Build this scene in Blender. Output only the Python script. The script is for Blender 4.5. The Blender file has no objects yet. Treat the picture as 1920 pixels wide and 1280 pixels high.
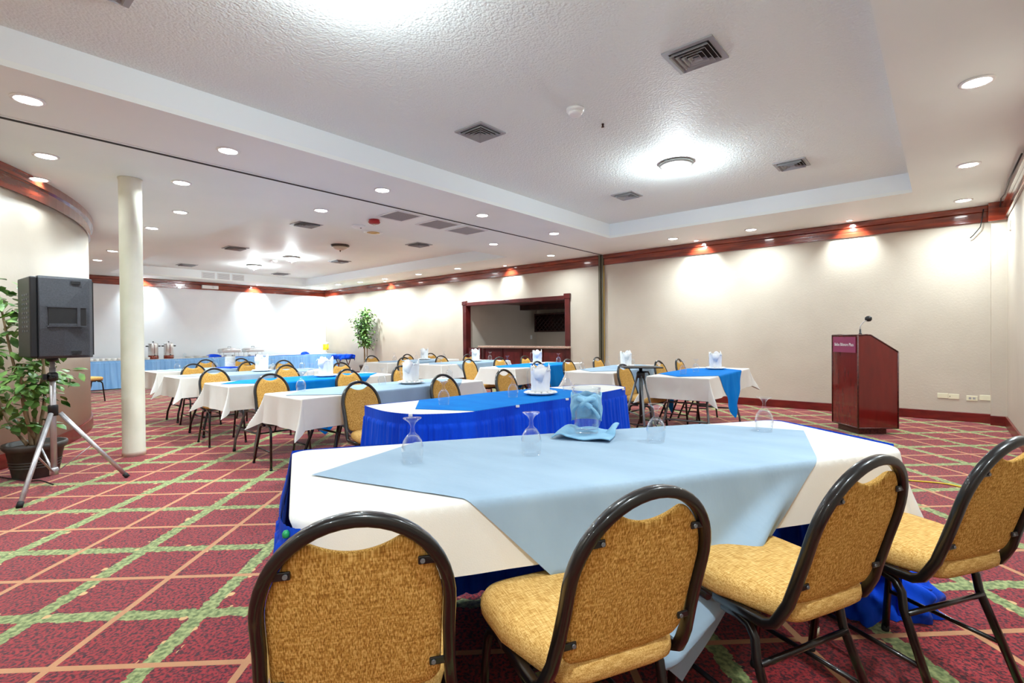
import bpy, bmesh, math, random
import numpy as np
from mathutils import Vector, Matrix
random.seed(7)
C = bpy.context.scene.collection
PI = math.pi
def R(d): return math.radians(d)

# ------------------------------------------------------------------ materials
def lin(c):
    return tuple((v/12.92 if v <= .04045 else ((v+.055)/1.055)**2.4) for v in [x/255. for x in c])
def mat(name):
    m = bpy.data.materials.new(name); m.use_nodes = True
    return m, m.node_tree.nodes, m.node_tree.links, m.node_tree.nodes['Principled BSDF']
def simple(name, c, rough=.5, metal=0, spec=.5, **kw):
    m, n, l, b = mat(name)
    b.inputs['Base Color'].default_value = (*lin(c), 1)
    b.inputs['Roughness'].default_value = rough
    b.inputs['Metallic'].default_value = metal
    b.inputs['Specular IOR Level'].default_value = spec
    for k, v in kw.items(): b.inputs[k].default_value = v
    return m
def noisy(name, c1, c2, scale=8, rough=.5, bump=0, bscale=None, stretch=(1,1,1), metal=0, detail=4, spec=.5, lo=.35, hi=.65, coat=0, sheen=0):
    m, n, l, b = mat(name)
    tc = n.new('ShaderNodeTexCoord'); mp = n.new('ShaderNodeMapping'); mp.inputs['Scale'].default_value = stretch
    l.new(tc.outputs['Object'], mp.inputs[0])
    nz = n.new('ShaderNodeTexNoise'); nz.inputs['Scale'].default_value = scale; nz.inputs['Detail'].default_value = detail
    l.new(mp.outputs[0], nz.inputs['Vector'])
    cr = n.new('ShaderNodeValToRGB'); cr.color_ramp.elements[0].position = lo; cr.color_ramp.elements[1].position = hi
    cr.color_ramp.elements[0].color = (*lin(c1), 1); cr.color_ramp.elements[1].color = (*lin(c2), 1)
    l.new(nz.outputs['Fac'], cr.inputs[0]); l.new(cr.outputs[0], b.inputs['Base Color'])
    b.inputs['Roughness'].default_value = rough; b.inputs['Metallic'].default_value = metal
    b.inputs['Specular IOR Level'].default_value = spec
    b.inputs['Coat Weight'].default_value = coat; b.inputs['Sheen Weight'].default_value = sheen
    if bump:
        nb = n.new('ShaderNodeTexNoise'); nb.inputs['Scale'].default_value = bscale or scale*4; nb.inputs['Detail'].default_value = 3
        l.new(mp.outputs[0], nb.inputs['Vector'])
        bp = n.new('ShaderNodeBump'); bp.inputs['Strength'].default_value = bump; bp.inputs['Distance'].default_value = .01
        l.new(nb.outputs['Fac'], bp.inputs['Height']); l.new(bp.outputs[0], b.inputs['Normal'])
    return m
M = {}
M['wall'] = noisy('wall_paint_cream', (192,180,164), (201,189,173), 1.2, .55, .15, 40)
M['wall_white'] = noisy('wall_paint_white', (232,238,244), (240,244,248), 1.2, .5, .1, 40)
M['ceiling'] = noisy('ceiling_paint', (236,243,241), (242,247,245), .8, .55, .05, 6)
M['riser'] = simple('tray_edge_paint', (236,243,246), .45)
def popcorn():
    m, n, l, b = mat('ceiling_popcorn')
    b.inputs['Base Color'].default_value = (*lin((234,241,238)), 1); b.inputs['Roughness'].default_value = .6
    tc = n.new('ShaderNodeTexCoord')
    v = n.new('ShaderNodeTexNoise'); v.inputs['Scale'].default_value = 38; v.inputs['Detail'].default_value = 3
    v2 = n.new('ShaderNodeTexVoronoi'); v2.inputs['Scale'].default_value = 60
    l.new(tc.outputs['Object'], v.inputs['Vector']); l.new(tc.outputs['Object'], v2.inputs['Vector'])
    a = n.new('ShaderNodeMath'); a.operation = 'MULTIPLY_ADD'; a.inputs[1].default_value = -.6
    l.new(v2.outputs['Distance'], a.inputs[0]); l.new(v.outputs['Fac'], a.inputs[2])
    bp = n.new('ShaderNodeBump'); bp.inputs['Strength'].default_value = .55; bp.inputs['Distance'].default_value = .010
    l.new(a.outputs[0], bp.inputs['Height']); l.new(bp.outputs[0], b.inputs['Normal'])
    return m
M['popcorn'] = popcorn()
M['wood'] = noisy('mahogany_gloss', (92,28,16), (140,52,30), 6, .16, 0, stretch=(1,1,6), coat=.6)
M['woodx'] = noisy('mahogany_trim', (96,30,18), (150,58,34), 5, .14, .12, 14, stretch=(.4,.4,5), coat=.8)
M['wood_base'] = noisy('mahogany_base', (92,18,16), (118,30,24), 5, .3, .05, 20, stretch=(1,1,4))
M['podium'] = noisy('lectern_veneer', (98,17,14), (112,23,19), 4, .16, .02, 10, stretch=(4,4,.6), coat=.7)
M['podium_edge'] = noisy('lectern_edge', (52,16,14), (96,48,40), 60, .4)
M['bar_wood'] = noisy('bar_panel', (92,28,30), (122,40,40), 4, .3, 0, stretch=(3,3,1))
M['bar_frame'] = noisy('bar_frame', (70,20,20), (92,30,28), 4, .3)
M['dark_wood'] = noisy('dark_wood', (40,18,16), (66,30,26), 6, .35)
M['granite'] = noisy('granite_edge', (150,110,96), (222,190,170), 60, .25, detail=6)
M['column'] = noisy('column_paint', (222,219,200), (232,229,212), 3, .35, .1, 20)
M['metal_dark'] = simple('chair_bronze_metal', (20,18,19), .28, .35, .6, **{'Coat Weight': .5})
M['metal_gray'] = simple('table_leg_gray', (120,122,124), .4, .6)
M['alu'] = noisy('brushed_aluminium', (176,172,174), (205,202,204), 20, .35, 0, stretch=(1,1,.2), metal=.6)
M['alu_worn'] = noisy('worn_bronze_tube', (98,84,76), (132,118,108), 20, .4, metal=.5)
M['steel'] = simple('stainless_steel', (226,226,226), .3, .75)
M['black'] = simple('black_plastic', (26,26,28), .4)
M['rubber'] = simple('rubber', (22,22,22), .7)
M['speaker'] = noisy('speaker_shell', (52,54,60), (62,64,70), 90, .55, .25, 200)
M['pot'] = noisy('pot_plastic', (58,52,48), (72,66,60), 12, .55)
M['soil'] = noisy('soil', (50,34,24), (84,60,44), 40, .9, .6)
M['bark'] = noisy('bark', (120,98,72), (158,134,102), 20, .8, .3, 40, stretch=(1,1,.3))
M['ivory'] = simple('ivory_plastic', (232,226,196), .4)
M['white_plastic'] = simple('white_plastic', (238,238,236), .35)
M['brass'] = simple('brass_strip', (196,160,84), .35, .6)
M['strip'] = simple('partition_channel', (92,84,66), .5, .3)
M['gray_metal'] = simple('vent_gray', (168,168,170), .5, .2)
M['vent_white'] = simple('vent_white', (226,226,226), .5)
M['vent_dark'] = simple('vent_dark', (58,56,56), .8)
M['red'] = simple('alarm_red', (170,24,28), .35)
M['juice'] = simple('orange_juice', (250,200,30), .3)
M['cloth_white'] = noisy('white_linen', (218,214,207), (226,222,216), 3, .75, .06, 300, sheen=.1)
M['napkin_white'] = noisy('white_napkin', (244,244,244), (250,250,250), 9, .8, .5, 22)
M['cloth_light'] = noisy('pale_blue_linen', (144,166,186), (154,176,195), 2.5, .7, .25, 7, stretch=(1,2.2,1), spec=.2)
M['napkin_light'] = noisy('pale_blue_napkin', (120,168,200), (136,182,210), 20, .75, .4, 30)
M['cloth_blue'] = noisy('bright_blue_linen', (6,112,200), (16,126,208), 3, .8, .3, 9, stretch=(1,2.4,1), spec=.06)
M['skirt'] = noisy('royal_blue_skirting', (3,60,196), (10,80,222), 5, .7, .2, 60, stretch=(1,1,.3), sheen=.05, spec=.12)
M['skirt_light'] = noisy('pale_blue_skirting', (118,172,226), (138,188,236), 5, .6, .1, 30, stretch=(1,1,.3))
M['table_under'] = simple('table_underside', (60,40,32), .7)
M['paper'] = simple('paper_white', (245,245,245), .6)
M['green_clip'] = simple('green_clip', (20,150,90), .4)
M['plaque'] = simple('plum_plaque', (150,60,98), .25)
M['cable_yellow'] = simple('yellow_cable', (220,190,40), .5)
def emis(name, c, s):
    m, n, l, b = mat(name); b.inputs['Emission Color'].default_value = (*c, 1); b.inputs['Emission Strength'].default_value = s
    b.inputs['Base Color'].default_value = (.8,.8,.8,1); return m
M['lens'] = emis('lamp_lens', (1,1,.98), 14)
M['bowl'] = emis('frosted_bowl_lit', (1,1,.98), 9)
M['bowl_off'] = simple('alabaster_bowl', (214,202,182), .3)
M['ring'] = simple('white_trim_ring', (240,240,240), .4)
M['dome_rim'] = simple('bronze_rim', (78,64,54), .35, .5)
M['dome_rim_gray'] = simple('pewter_rim', (150,148,146), .35, .5)
def glass(name, tint=(.975,.985,.99), ior=1.5, boost=1.0):
    m, n, l, b = mat(name); n.remove(b)
    out = n['Material Output']; tr = n.new('ShaderNodeBsdfTransparent'); tr.inputs[0].default_value = (*tint, 1)
    gl = n.new('ShaderNodeBsdfGlossy'); gl.inputs['Roughness'].default_value = .02; gl.inputs[0].default_value = (1,1,1,1)
    fr = n.new('ShaderNodeLayerWeight'); fr.inputs[0].default_value = .5
    pw = n.new('ShaderNodeMath'); pw.operation = 'POWER'; pw.inputs[1].default_value = 2.3; l.new(fr.outputs['Facing'], pw.inputs[0])
    ad = n.new('ShaderNodeMath'); ad.operation = 'ADD'; ad.inputs[1].default_value = .04; l.new(pw.outputs[0], ad.inputs[0])
    mu = n.new('ShaderNodeMath'); mu.operation = 'MULTIPLY'; mu.inputs[1].default_value = boost; mu.use_clamp = True
    mx = n.new('ShaderNodeMixShader'); l.new(ad.outputs[0], mu.inputs[0]); l.new(mu.outputs[0], mx.inputs[0])
    l.new(tr.outputs[0], mx.inputs[1]); l.new(gl.outputs[0], mx.inputs[2]); l.new(mx.outputs[0], out.inputs[0]); return m
M['glass'] = glass('clear_glass', (.975,.98,.985), boost=.6)
M['clear_plastic'] = glass('clear_pitcher', (.95,.97,.98), 1.45, .7)
def leafmat():
    m, n, l, b = mat('ficus_leaf')
    oi = n.new('ShaderNodeTexNoise'); oi.inputs['Scale'].default_value = 9
    tc = n.new('ShaderNodeTexCoord'); l.new(tc.outputs['Object'], oi.inputs['Vector'])
    cr = n.new('ShaderNodeValToRGB'); cr.color_ramp.elements[0].position = .35; cr.color_ramp.elements[1].position = .68
    cr.color_ramp.elements[0].color = (*lin((58,104,46)), 1); cr.color_ramp.elements[1].color = (*lin((136,178,92)), 1)
    l.new(oi.outputs['Fac'], cr.inputs[0]); l.new(cr.outputs[0], b.inputs['Base Color'])
    b.inputs['Roughness'].default_value = .35; return m
M['leaf'] = leafmat()
def fabric(name, c1, c2, c3, vertical=True):
    # coarse slubbed upholstery: fine vertical threads crossed by short horizontal ones
    m, n, l, b = mat(name)
    tc = n.new('ShaderNodeTexCoord')
    def layer(st, sc, det=3):
        mp = n.new('ShaderNodeMapping'); mp.inputs['Scale'].default_value = st
        l.new(tc.outputs['Object'], mp.inputs[0])
        z = n.new('ShaderNodeTexNoise'); z.inputs['Scale'].default_value = sc; z.inputs['Detail'].default_value = det
        l.new(mp.outputs[0], z.inputs['Vector']); return z
    v = layer((1,1,.014) if vertical else (1,.06,1), 420, 1.5)
    h = layer((.12,1,1), 300, 2)
    big = layer((1,1,1), 6)
    mx = n.new('ShaderNodeMath'); mx.operation = 'MULTIPLY_ADD'; mx.inputs[1].default_value = .72 if vertical else .5
    l.new(v.outputs['Fac'], mx.inputs[0])
    mh = n.new('ShaderNodeMath'); mh.operation = 'MULTIPLY'; mh.inputs[1].default_value = .28 if vertical else .5
    l.new(h.outputs['Fac'], mh.inputs[0]); l.new(mh.outputs[0], mx.inputs[2])
    cr = n.new('ShaderNodeValToRGB'); e = cr.color_ramp.elements
    e[0].position = .36; e[0].color = (*lin(c1), 1); e[1].position = .64; e[1].color = (*lin(c3), 1)
    k = e.new(.5); k.color = (*lin(c2), 1)
    l.new(mx.outputs[0], cr.inputs[0])
    l.new(cr.outputs[0], b.inputs['Base Color'])
    b.inputs['Roughness'].default_value = .85; b.inputs['Specular IOR Level'].default_value = .15
    bp = n.new('ShaderNodeBump'); bp.inputs['Strength'].default_value = .6; bp.inputs['Distance'].default_value = .002
    l.new(mx.outputs[0], bp.inputs['Height']); l.new(bp.outputs[0], b.inputs['Normal'])
    return m
M['fabric'] = fabric('mustard_upholstery_back', (146,100,42), (192,144,68), (230,188,112))
M['fabric_seat'] = fabric('mustard_upholstery_seat', (166,122,60), (200,156,88), (222,184,120), False)

def carpet():
    m, n, l, b = mat('patterned_carpet')
    tc = n.new('ShaderNodeTexCoord')
    sx = n.new('ShaderNodeSeparateXYZ'); l.new(tc.outputs['Object'], sx.inputs[0])
    th = .7587; co, si = math.cos(th), math.sin(th)
    def mth(op, a, b_=None, c=None):
        q = n.new('ShaderNodeMath'); q.operation = op
        for i, v in enumerate((a, b_, c)):
            if v is None: continue
            if isinstance(v, (int, float)): q.inputs[i].default_value = v
            else: l.new(v, q.inputs[i])
        return q.outputs[0]
    X, Y = sx.outputs[0], sx.outputs[1]
    cp = mth('ADD', mth('MULTIPLY', X, -si), mth('MULTIPLY', Y, co))
    cq = mth('ADD', mth('MULTIPLY', X, co), mth('MULTIPLY', Y, si))
    T = .709
    def dist(v, off):
        f = mth('FRACT', mth('ADD', mth('DIVIDE', mth('SUBTRACT', v, off), T), .5+100))
        return mth('MULTIPLY', mth('ABSOLUTE', mth('SUBTRACT', f, .5)), T)
    rot = n.new('ShaderNodeCombineXYZ'); l.new(cp, rot.inputs[0]); l.new(cq, rot.inputs[1])
    ns = n.new('ShaderNodeTexNoise'); ns.inputs['Scale'].default_value = 28; ns.inputs['Detail'].default_value = 2
    l.new(rot.outputs[0], ns.inputs['Vector'])
    edge = mth('MULTIPLY', mth('SUBTRACT', ns.outputs['Fac'], .5), .045)
    # green leafy braid
    def green(v, off):
        return mth('LESS_THAN', mth('ADD', dist(v, off), edge), .036)
    def tan(v, off, w=.0145): return mth('LESS_THAN', dist(v, off), w)
    gp, gq = green(cp, 1.915+T/2), green(cq, -3.03+T/2)
    tp, tq = tan(cp, 1.915), tan(cq, -3.03)
    g = mth('MAXIMUM', gp, gq); t = mth('MAXIMUM', tp, tq)
    # base: small dark flowers in deep red
    vo = n.new('ShaderNodeTexVoronoi'); vo.inputs['Scale'].default_value = 24
    l.new(rot.outputs[0], vo.inputs['Vector'])
    nz = n.new('ShaderNodeTexNoise'); nz.inputs['Scale'].default_value = 75; nz.inputs['Detail'].default_value = 3
    l.new(rot.outputs[0], nz.inputs['Vector'])
    cr = n.new('ShaderNodeValToRGB'); e = cr.color_ramp.elements
    e[0].position = .40; e[0].color = (*lin((66,20,30)), 1); e[1].position = .56; e[1].color = (*lin((160,40,44)), 1)
    k = e.new(.48); k.color = (*lin((120,30,38)), 1)
    l.new(nz.outputs['Fac'], cr.inputs[0])
    fl = mth('LESS_THAN', mth('ADD', vo.outputs['Distance'], mth('MULTIPLY', nz.outputs['Fac'], .35)), .40)
    def mix(f, a, bc):
        q = n.new('ShaderNodeMix'); q.data_type = 'RGBA'
        l.new(f, q.inputs['Factor']) if not isinstance(f, float) else None
        l.new(a, q.inputs['A'])
        if isinstance(bc, tuple): q.inputs['B'].default_value = (*lin(bc), 1)
        else: l.new(bc, q.inputs['B'])
        return q.outputs['Result']
    c0 = mix(mth('MULTIPLY', fl, .75), cr.outputs[0], (46,18,30))
    # leaf bits: tan flecks along the braid's rim
    vl = n.new('ShaderNodeTexVoronoi'); vl.inputs['Scale'].default_value = 13
    l.new(rot.outputs[0], vl.inputs['Vector'])
    def rim(v, off):
        d = dist(v, off); return mth('MULTIPLY', mth('GREATER_THAN', d, .03), mth('LESS_THAN', d, .058))
    rm = mth('MULTIPLY', mth('MAXIMUM', rim(cp, 1.915+T/2), rim(cq, -3.03+T/2)), mth('LESS_THAN', vl.outputs['Distance'], .24))
    gc = n.new('ShaderNodeValToRGB'); e = gc.color_ramp.elements
    e[0].position = .38; e[0].color = (*lin((100,116,66)), 1); e[1].position = .62; e[1].color = (*lin((164,172,112)), 1)
    wv = n.new('ShaderNodeTexNoise'); wv.inputs['Scale'].default_value = 45; l.new(rot.outputs[0], wv.inputs['Vector'])
    l.new(wv.outputs['Fac'], gc.inputs[0])
    # thin red outline beside braid and tan bands
    c1 = mix(g, c0, gc.outputs[0])
    c2 = mix(rm, c1, (214,170,116))
    c3 = mix(t, c2, (192,136,94))
    l.new(c3, b.inputs['Base Color'])
    b.inputs['Roughness'].default_value = .9; b.inputs['Specular IOR Level'].default_value = .2
    b.inputs['Sheen Weight'].default_value = .35; b.inputs['Sheen Roughness'].default_value = .4
    bp = n.new('ShaderNodeBump'); bp.inputs['Strength'].default_value = .5; bp.inputs['Distance'].default_value = .004
    nn = n.new('ShaderNodeTexNoise'); nn.inputs['Scale'].default_value = 300; l.new(tc.outputs['Object'], nn.inputs['Vector'])
    l.new(nn.outputs['Fac'], bp.inputs['Height']); l.new(bp.outputs[0], b.inputs['Normal'])
    return m
M['carpet'] = carpet()

# ------------------------------------------------------------------ mesh helper
class MB:
    def __init__(s): s.v = []; s.f = []; s.sm = []
    def add(s, vs, fs, smooth=False):
        o = len(s.v); s.v += [tuple(v) for v in vs]; s.f += [tuple(o+i for i in f) for f in fs]; s.sm += [smooth]*len(fs); return s
    def box(s, x0, x1, y0, y1, z0, z1):
        v = [(x,y,z) for z in (z0,z1) for y in (y0,y1) for x in (x0,x1)]
        return s.add(v, [(0,2,3,1),(4,5,7,6),(0,1,5,4),(2,6,7,3),(0,4,6,2),(1,3,7,5)])
    def obox(s, c, ax, ay, az):   # oriented box: centre, half vectors
        c, ax, ay, az = map(Vector, (c, ax, ay, az))
        v = [c+i*ax+j*ay+k*az for k in (-1,1) for j in (-1,1) for i in (-1,1)]
        return s.add(v, [(0,2,3,1),(4,5,7,6),(0,1,5,4),(2,6,7,3),(0,4,6,2),(1,3,7,5)])
    def tube(s, path, r, n=10, closed=False, caps=True, flat=1.0, side=None):
        P = [Vector(p) for p in path]; m = len(P); rs = r if isinstance(r, (list, tuple)) else [r]*m
        prev = None; rings = []
        for i, p in enumerate(P):
            a = P[(i-1) % m] if (i or closed) else P[0]; b = P[(i+1) % m] if (i < m-1 or closed) else P[-1]
            t = (b-a).normalized()
            if side is not None: u = (Vector(side) - t*t.dot(Vector(side))).normalized()
            elif prev is None:
                u = Vector((0,0,1)) if abs(t.z) < .9 else Vector((1,0,0)); u = (u - t*t.dot(u)).normalized()
            else: u = (prev - t*t.dot(prev)).normalized()
            prev = u; w = t.cross(u)
            rings.append([p + (u*math.cos(2*PI*k/n)*flat + w*math.sin(2*PI*k/n))*rs[i] for k in range(n)])
        vs = [q for g in rings for q in g]; fs = []
        for i in range(m if closed else m-1):
            for k in range(n):
                a, b = i*n+k, i*n+(k+1) % n; c, d = ((i+1) % m)*n+(k+1) % n, ((i+1) % m)*n+k
                fs.append((a, b, c, d))
        s.add(vs, fs, True)
        if caps and not closed:
            s.add(rings[0], [tuple(range(n))[::-1]]); s.add(rings[-1], [tuple(range(n))])
        return s
    def lathe(s, prof, n=24, c=(0,0,0), sx=1, sy=1, smooth=True):
        vs = []; m = len(prof)
        for r, z in prof:
            for k in range(n):
                a = 2*PI*k/n; vs.append((c[0]+r*math.cos(a)*sx, c[1]+r*math.sin(a)*sy, c[2]+z))
        fs = []
        for i in range(m-1):
            for k in range(n): fs.append((i*n+k, i*n+(k+1) % n, (i+1)*n+(k+1) % n, (i+1)*n+k))
        s.add(vs, fs, smooth)
        if prof[0][0] > 1e-4: s.add(vs[:n], [tuple(range(n))[::-1]])
        if prof[-1][0] > 1e-4: s.add(vs[-n:], [tuple(range(n))])
        return s
    def prism(s, poly, z0, z1, smooth=False):
        n = len(poly)
        vs = [(x,y,z0) for x,y in poly]+[(x,y,z1) for x,y in poly]
        s.add(vs, [tuple(range(n))[::-1], tuple(range(n,2*n))])
        s.add(vs, [(i,(i+1) % n,n+(i+1) % n,n+i) for i in range(n)], smooth); return s
    def grid(s, pts, nu, nv, smooth=True, wrap=False):   # pts[v][u]
        vs = [p for row in pts for p in row]; fs = []
        for j in range(nv-1):
            for i in range(nu if wrap else nu-1): fs.append((j*nu+i, j*nu+(i+1) % nu, (j+1)*nu+(i+1) % nu, (j+1)*nu+i))
        return s.add(vs, fs, smooth)
    def mesh(s, name, m):
        me = bpy.data.meshes.new(name); me.from_pydata(s.v, [], s.f)
        me.polygons.foreach_set('use_smooth', s.sm)
        bm = bmesh.new(); bm.from_mesh(me); bmesh.ops.remove_doubles(bm, verts=bm.verts, dist=1e-5)
        bmesh.ops.recalc_face_normals(bm, faces=bm.faces); bm.to_mesh(me); bm.free()
        me.materials.append(m if not isinstance(m, str) else M[m]); return me
    def build(s, name, m, parent=None, bevel=0, solid=0, sub=0):
        o = bpy.data.objects.new(name, s.mesh(name, m)); C.objects.link(o)
        if parent: o.parent = parent
        if solid:
            q = o.modifiers.new('solid', 'SOLIDIFY'); q.thickness = solid; q.offset = -1
        if bevel:
            q = o.modifiers.new('bevel', 'BEVEL'); q.width = bevel; q.segments = 2; q.limit_method = 'ANGLE'; q.angle_limit = R(40)
        if sub:
            q = o.modifiers.new('sub', 'SUBSURF'); q.levels = sub; q.render_levels = sub
        return o
def thing(name, label, cat, loc=(0,0,0), rz=0, group=None):
    o = bpy.data.objects.new(name, None); C.objects.link(o); o.location = loc; o.rotation_euler = (0,0,rz)
    o['label'] = label; o['category'] = cat
    if group: o['group'] = group
    return o
def tag(o, label, cat, group=None, loc=None, rz=None):
    o['label'] = label; o['category'] = cat
    if group: o['group'] = group
    if loc is not None: o.location = loc
    if rz is not None: o.rotation_euler = (0,0,rz)
    return o
def struct(o): o['kind'] = 'structure'; return o
def dup(root, loc, rz, label, group=None):
    def cp(o, par):
        c = o.copy(); C.objects.link(c)
        if par: c.parent = par
        for ch in list(o.children): cp(ch, c)
        return c
    r = cp(root, None); r.location = loc; r.rotation_euler = (0,0,rz); r['label'] = label
    if group: r['group'] = group
    return r
class Proto:
    """first use moves the built thing itself, later uses copy it with its parts"""
    def __init__(s, o): s.o = o; s.used = False
    def put(s, loc, rz, label, group=None):
        if not s.used:
            s.used = True; o = s.o; o.location = loc; o.rotation_euler = (0,0,rz); o['label'] = label
            if group: o['group'] = group
            return o
        return dup(s.o, loc, rz, label, group)

# ------------------------------------------------------------------ room shell
H = 2.88; HT = 3.12; WY = 9.18; XL = -16.5; XR = .62; YN = -3.6; DX, DY, DR = -10.28, -4.37, 6.0
struct(MB().box(XL-.1, XR+.1, YN-.1, WY+.1, -.1, 0).build('floor', 'carpet'))
def ring_ceiling():
    # soffit with two rectangular recesses: T1 x -4.35..-.28, y -2.6..7.68 ; T2 x -15.58..-6.96, y 3.0..8.0
    b = MB(); xs = [XL, -15.58, -6.96, -4.35, -.28, XR]; ys = [YN, -2.6, 3.0, 7.68, 8.0, WY+3.2]
    for i in range(5):
        for j in range(5):
            x0, x1, y0, y1 = xs[i], xs[i+1], ys[j], ys[j+1]
            if i == 3 and j in (1,2): continue
            if i == 1 and j in (2,3): continue
            if j == 4: y1 = WY+.12
            b.box(x0, x1, y0, y1, H, H+.04)
    return b
struct(ring_ceiling().build('ceiling', 'ceiling'))
struct(MB().box(-4.5, -.1, -2.8, 7.9, HT, HT+.05).build('ceiling', 'popcorn'))
struct(MB().box(-15.8, -6.8, 2.8, 8.2, HT, HT+.05).build('ceiling', 'ceiling'))
for nm, (x0, x1, y0, y1) in (('a', (-4.35, -.28, -2.6, 7.68)), ('b', (-15.58, -6.96, 3.0, 8.0))):
    b = MB(); t = .03; z0 = H+.0402; z1 = HT
    b.box(x0-t, x0, y0-t, y1+t, z0, z1).box(x1, x1+t, y0-t, y1+t, z0, z1).box(x0, x1, y0-t, y0, z0, z1).box(x0, x1, y1, y1+t, z0, z1)
    struct(b.build('ceiling', 'riser'))
# long wall with the bar opening x -9.40..-6.26, z 0..2.08
ox0, ox1, oz = -9.42, -6.27, 2.05
struct(MB().box(XL, ox0, WY, WY+.12, 0, H).box(ox1, XR+.1, WY, WY+.12, 0, H).box(ox0, ox1, WY, WY+.12, oz, H).build('wall_back', 'wall'))
struct(MB().box(XL-.1, XL, YN-.1, WY+.12, 0, H).build('wall_left', 'wall_white'))
struct(MB().box(XR, XR+.1, YN-.1, WY+.12, 0, H).build('wall_right', 'wall'))
struct(MB().box(.47, XR, 9.02, WY, 0, H).build('wall_corner', 'wall'))
struct(MB().box(DX+2, XR+.1, YN-.1, YN, 0, H).build('wall_front', 'wall'))
def arc(r, a0, a1, n): return [(DX+r*math.cos(a0+(a1-a0)*i/n), DY+r*math.sin(a0+(a1-a0)*i/n)) for i in range(n+1)]
def band(r0, r1, a0, a1, z0, z1, n=96):
    A = arc(r0, a0, a1, n); B = arc(r1, a0, a1, n)
    b = MB(); pts = [[(*A[i], z0) for i in range(n+1)], [(*B[i], z0) for i in range(n+1)], [(*B[i], z1) for i in range(n+1)], [(*A[i], z1) for i in range(n+1)], [(*A[i], z0) for i in range(n+1)]]
    b.grid(pts, n+1, 5, False); return b
a0, a1 = R(8), R(172)
o = struct(band(DR-.1, DR, a0, a1, 0, H).build('wall_curved', 'wall'))
for f in o.data.polygons: f.use_smooth = abs(f.normal.z) < .5
def crown_profile(z): pass
struct(band(DR, DR+.025, a0, a1, 2.66, 2.80).build('trim_1', 'woodx'))
struct(band(DR, DR+.055, a0, a1, 2.80, H-.001).build('trim_2', 'woodx'))
struct(band(DR, DR+.022, a0, a1, 0, .14).build('baseboard_curved', 'wood_base'))
# crown and baseboards
def run(name, x0, x1, y0, y1, z0, z1, m='woodx'): return struct(MB().box(x0, x1, y0, y1, z0, z1).build(name, m, bevel=.006))
run('trim_3', XL+.06, -5.45, WY-.03, WY, 2.665, 2.80); run('trim_4', XL+.06, -5.45, WY-.06, WY, 2.80, H-.002)
run('trim_5', -5.325, .47, WY-.03, WY, 2.665, 2.80); run('trim_6', -5.325, .47, WY-.06, WY, 2.80, H-.002)
run('trim_7', XL, XL+.03, -1, WY, 2.665, 2.80); run('trim_8', XL, XL+.06, -1, WY, 2.80, H-.002)
run('trim_9', XR-.03, XR, YN, 9.0, 2.665, 2.80); run('trim_10', XR-.06, XR, YN, 9.0, 2.80, H-.002)
run('trim_11', .44, XR, 8.97, 9.02, 2.64, H-.002)
run('baseboard_back', -5.325, .47, WY-.022, WY, 0, .125, 'wood_base')
run('baseboard_back', ox1+.1, -5.45, WY-.022, WY, 0, .125, 'wood_base'); run('baseboard_back', XL, ox0-.1, WY-.022, WY, 0, .125, 'wood_base')
run('baseboard_left', XL, XL+.022, -1, WY-.03, 0, .125, 'wood_base')
run('baseboard_right', XR-.022, XR, YN, 8.97, 0, .13, 'wood_base')
run('baseboard_corner', .46, XR, 8.998, 9.02, 0, .125, 'wood_base')
# folding partition channel on the wall and its slot across the ceiling
struct(MB().box(-5.445, -5.40, WY-.05, WY, 0, H-.002).box(-5.37, -5.33, WY-.05, WY, 0, H-.002).box(-5.40, -5.37, WY-.02, WY, 0, H-.002).build('trim_12', 'strip'))
struct(MB().box(-5.328, -5.315, WY-.045, WY-.031, 0, 2.66).build('trim_13', 'brass'))
struct(MB().box(-5.362, -5.338, YN, WY-.06, H-.012, H-.001).build('trim_14', 'vent_dark'))
struct(MB().box(-5.40, -5.368, YN, WY-.06, H-.006, H-.001).box(-5.332, -5.30, YN, WY-.06, H-.006, H-.001).build('trim_15', 'ceiling'))
# column
struct(MB().lathe([(.104, 0), (.104, .05), (.100, .06), (.100, 2.865), (.106, 2.868), (.106, H-.001)], 48, (-6.43, 1.415, 0)).build('wall_column', 'column'))
# niche behind the bar
NY = 12.2
struct(MB().box(ox0-.13, ox0-.03, WY+.12, NY, 0, 2.4).box(ox0-.13, -4.9, NY, NY+.1, 0, 2.4).box(-5.0, -4.9, WY+.12, NY, 0, 2.4).build('wall_niche', 'wall'))
struct(MB().box(ox0-.13, -4.9, WY+.12, NY+.1, 2.12, 2.2).build('ceiling', 'bar_frame'))
fr = thing('wooden_surround', 'dark red wooden frame around the serving bar opening', 'frame', (0,0,0))
MB().box(ox0-.09, ox0+.03, WY-.05, WY+.13, 0, oz+.06).build('jamb', 'bar_frame', fr, bevel=.008)
MB().box(ox1-.03, ox1+.09, WY-.05, WY+.13, 0, oz+.06).build('jamb', 'bar_frame', fr, bevel=.008)
MB().box(ox0+.031, ox1-.031, WY-.05, WY+.13, oz-.04, oz+.05).build('head', 'bar_frame', fr, bevel=.008)
for x in (ox0-.03, ox1+.03): MB().box(x-.08, x+.08, WY-.065, WY+.0, oz-.02, oz+.09).build('corner_block', 'bar_frame', fr, bevel=.01)
bar = thing('bar_counter', 'dark red panelled serving bar with a granite top', 'bar', (0,0,0))
bx0, bx1 = -8.84, ox1-.03
MB().box(bx0, bx1, WY-.01, WY+.12, 0, .925).build('body', 'bar_frame', bar)
n = 4; w = (bx1-bx0-.1)/n
for i in range(n):
    x0 = bx0+.08+i*w
    MB().box(x0+.03, x0+w-.05, WY-.018, WY-.0101, .14, .84).build('panel', 'bar_wood', bar)
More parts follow.
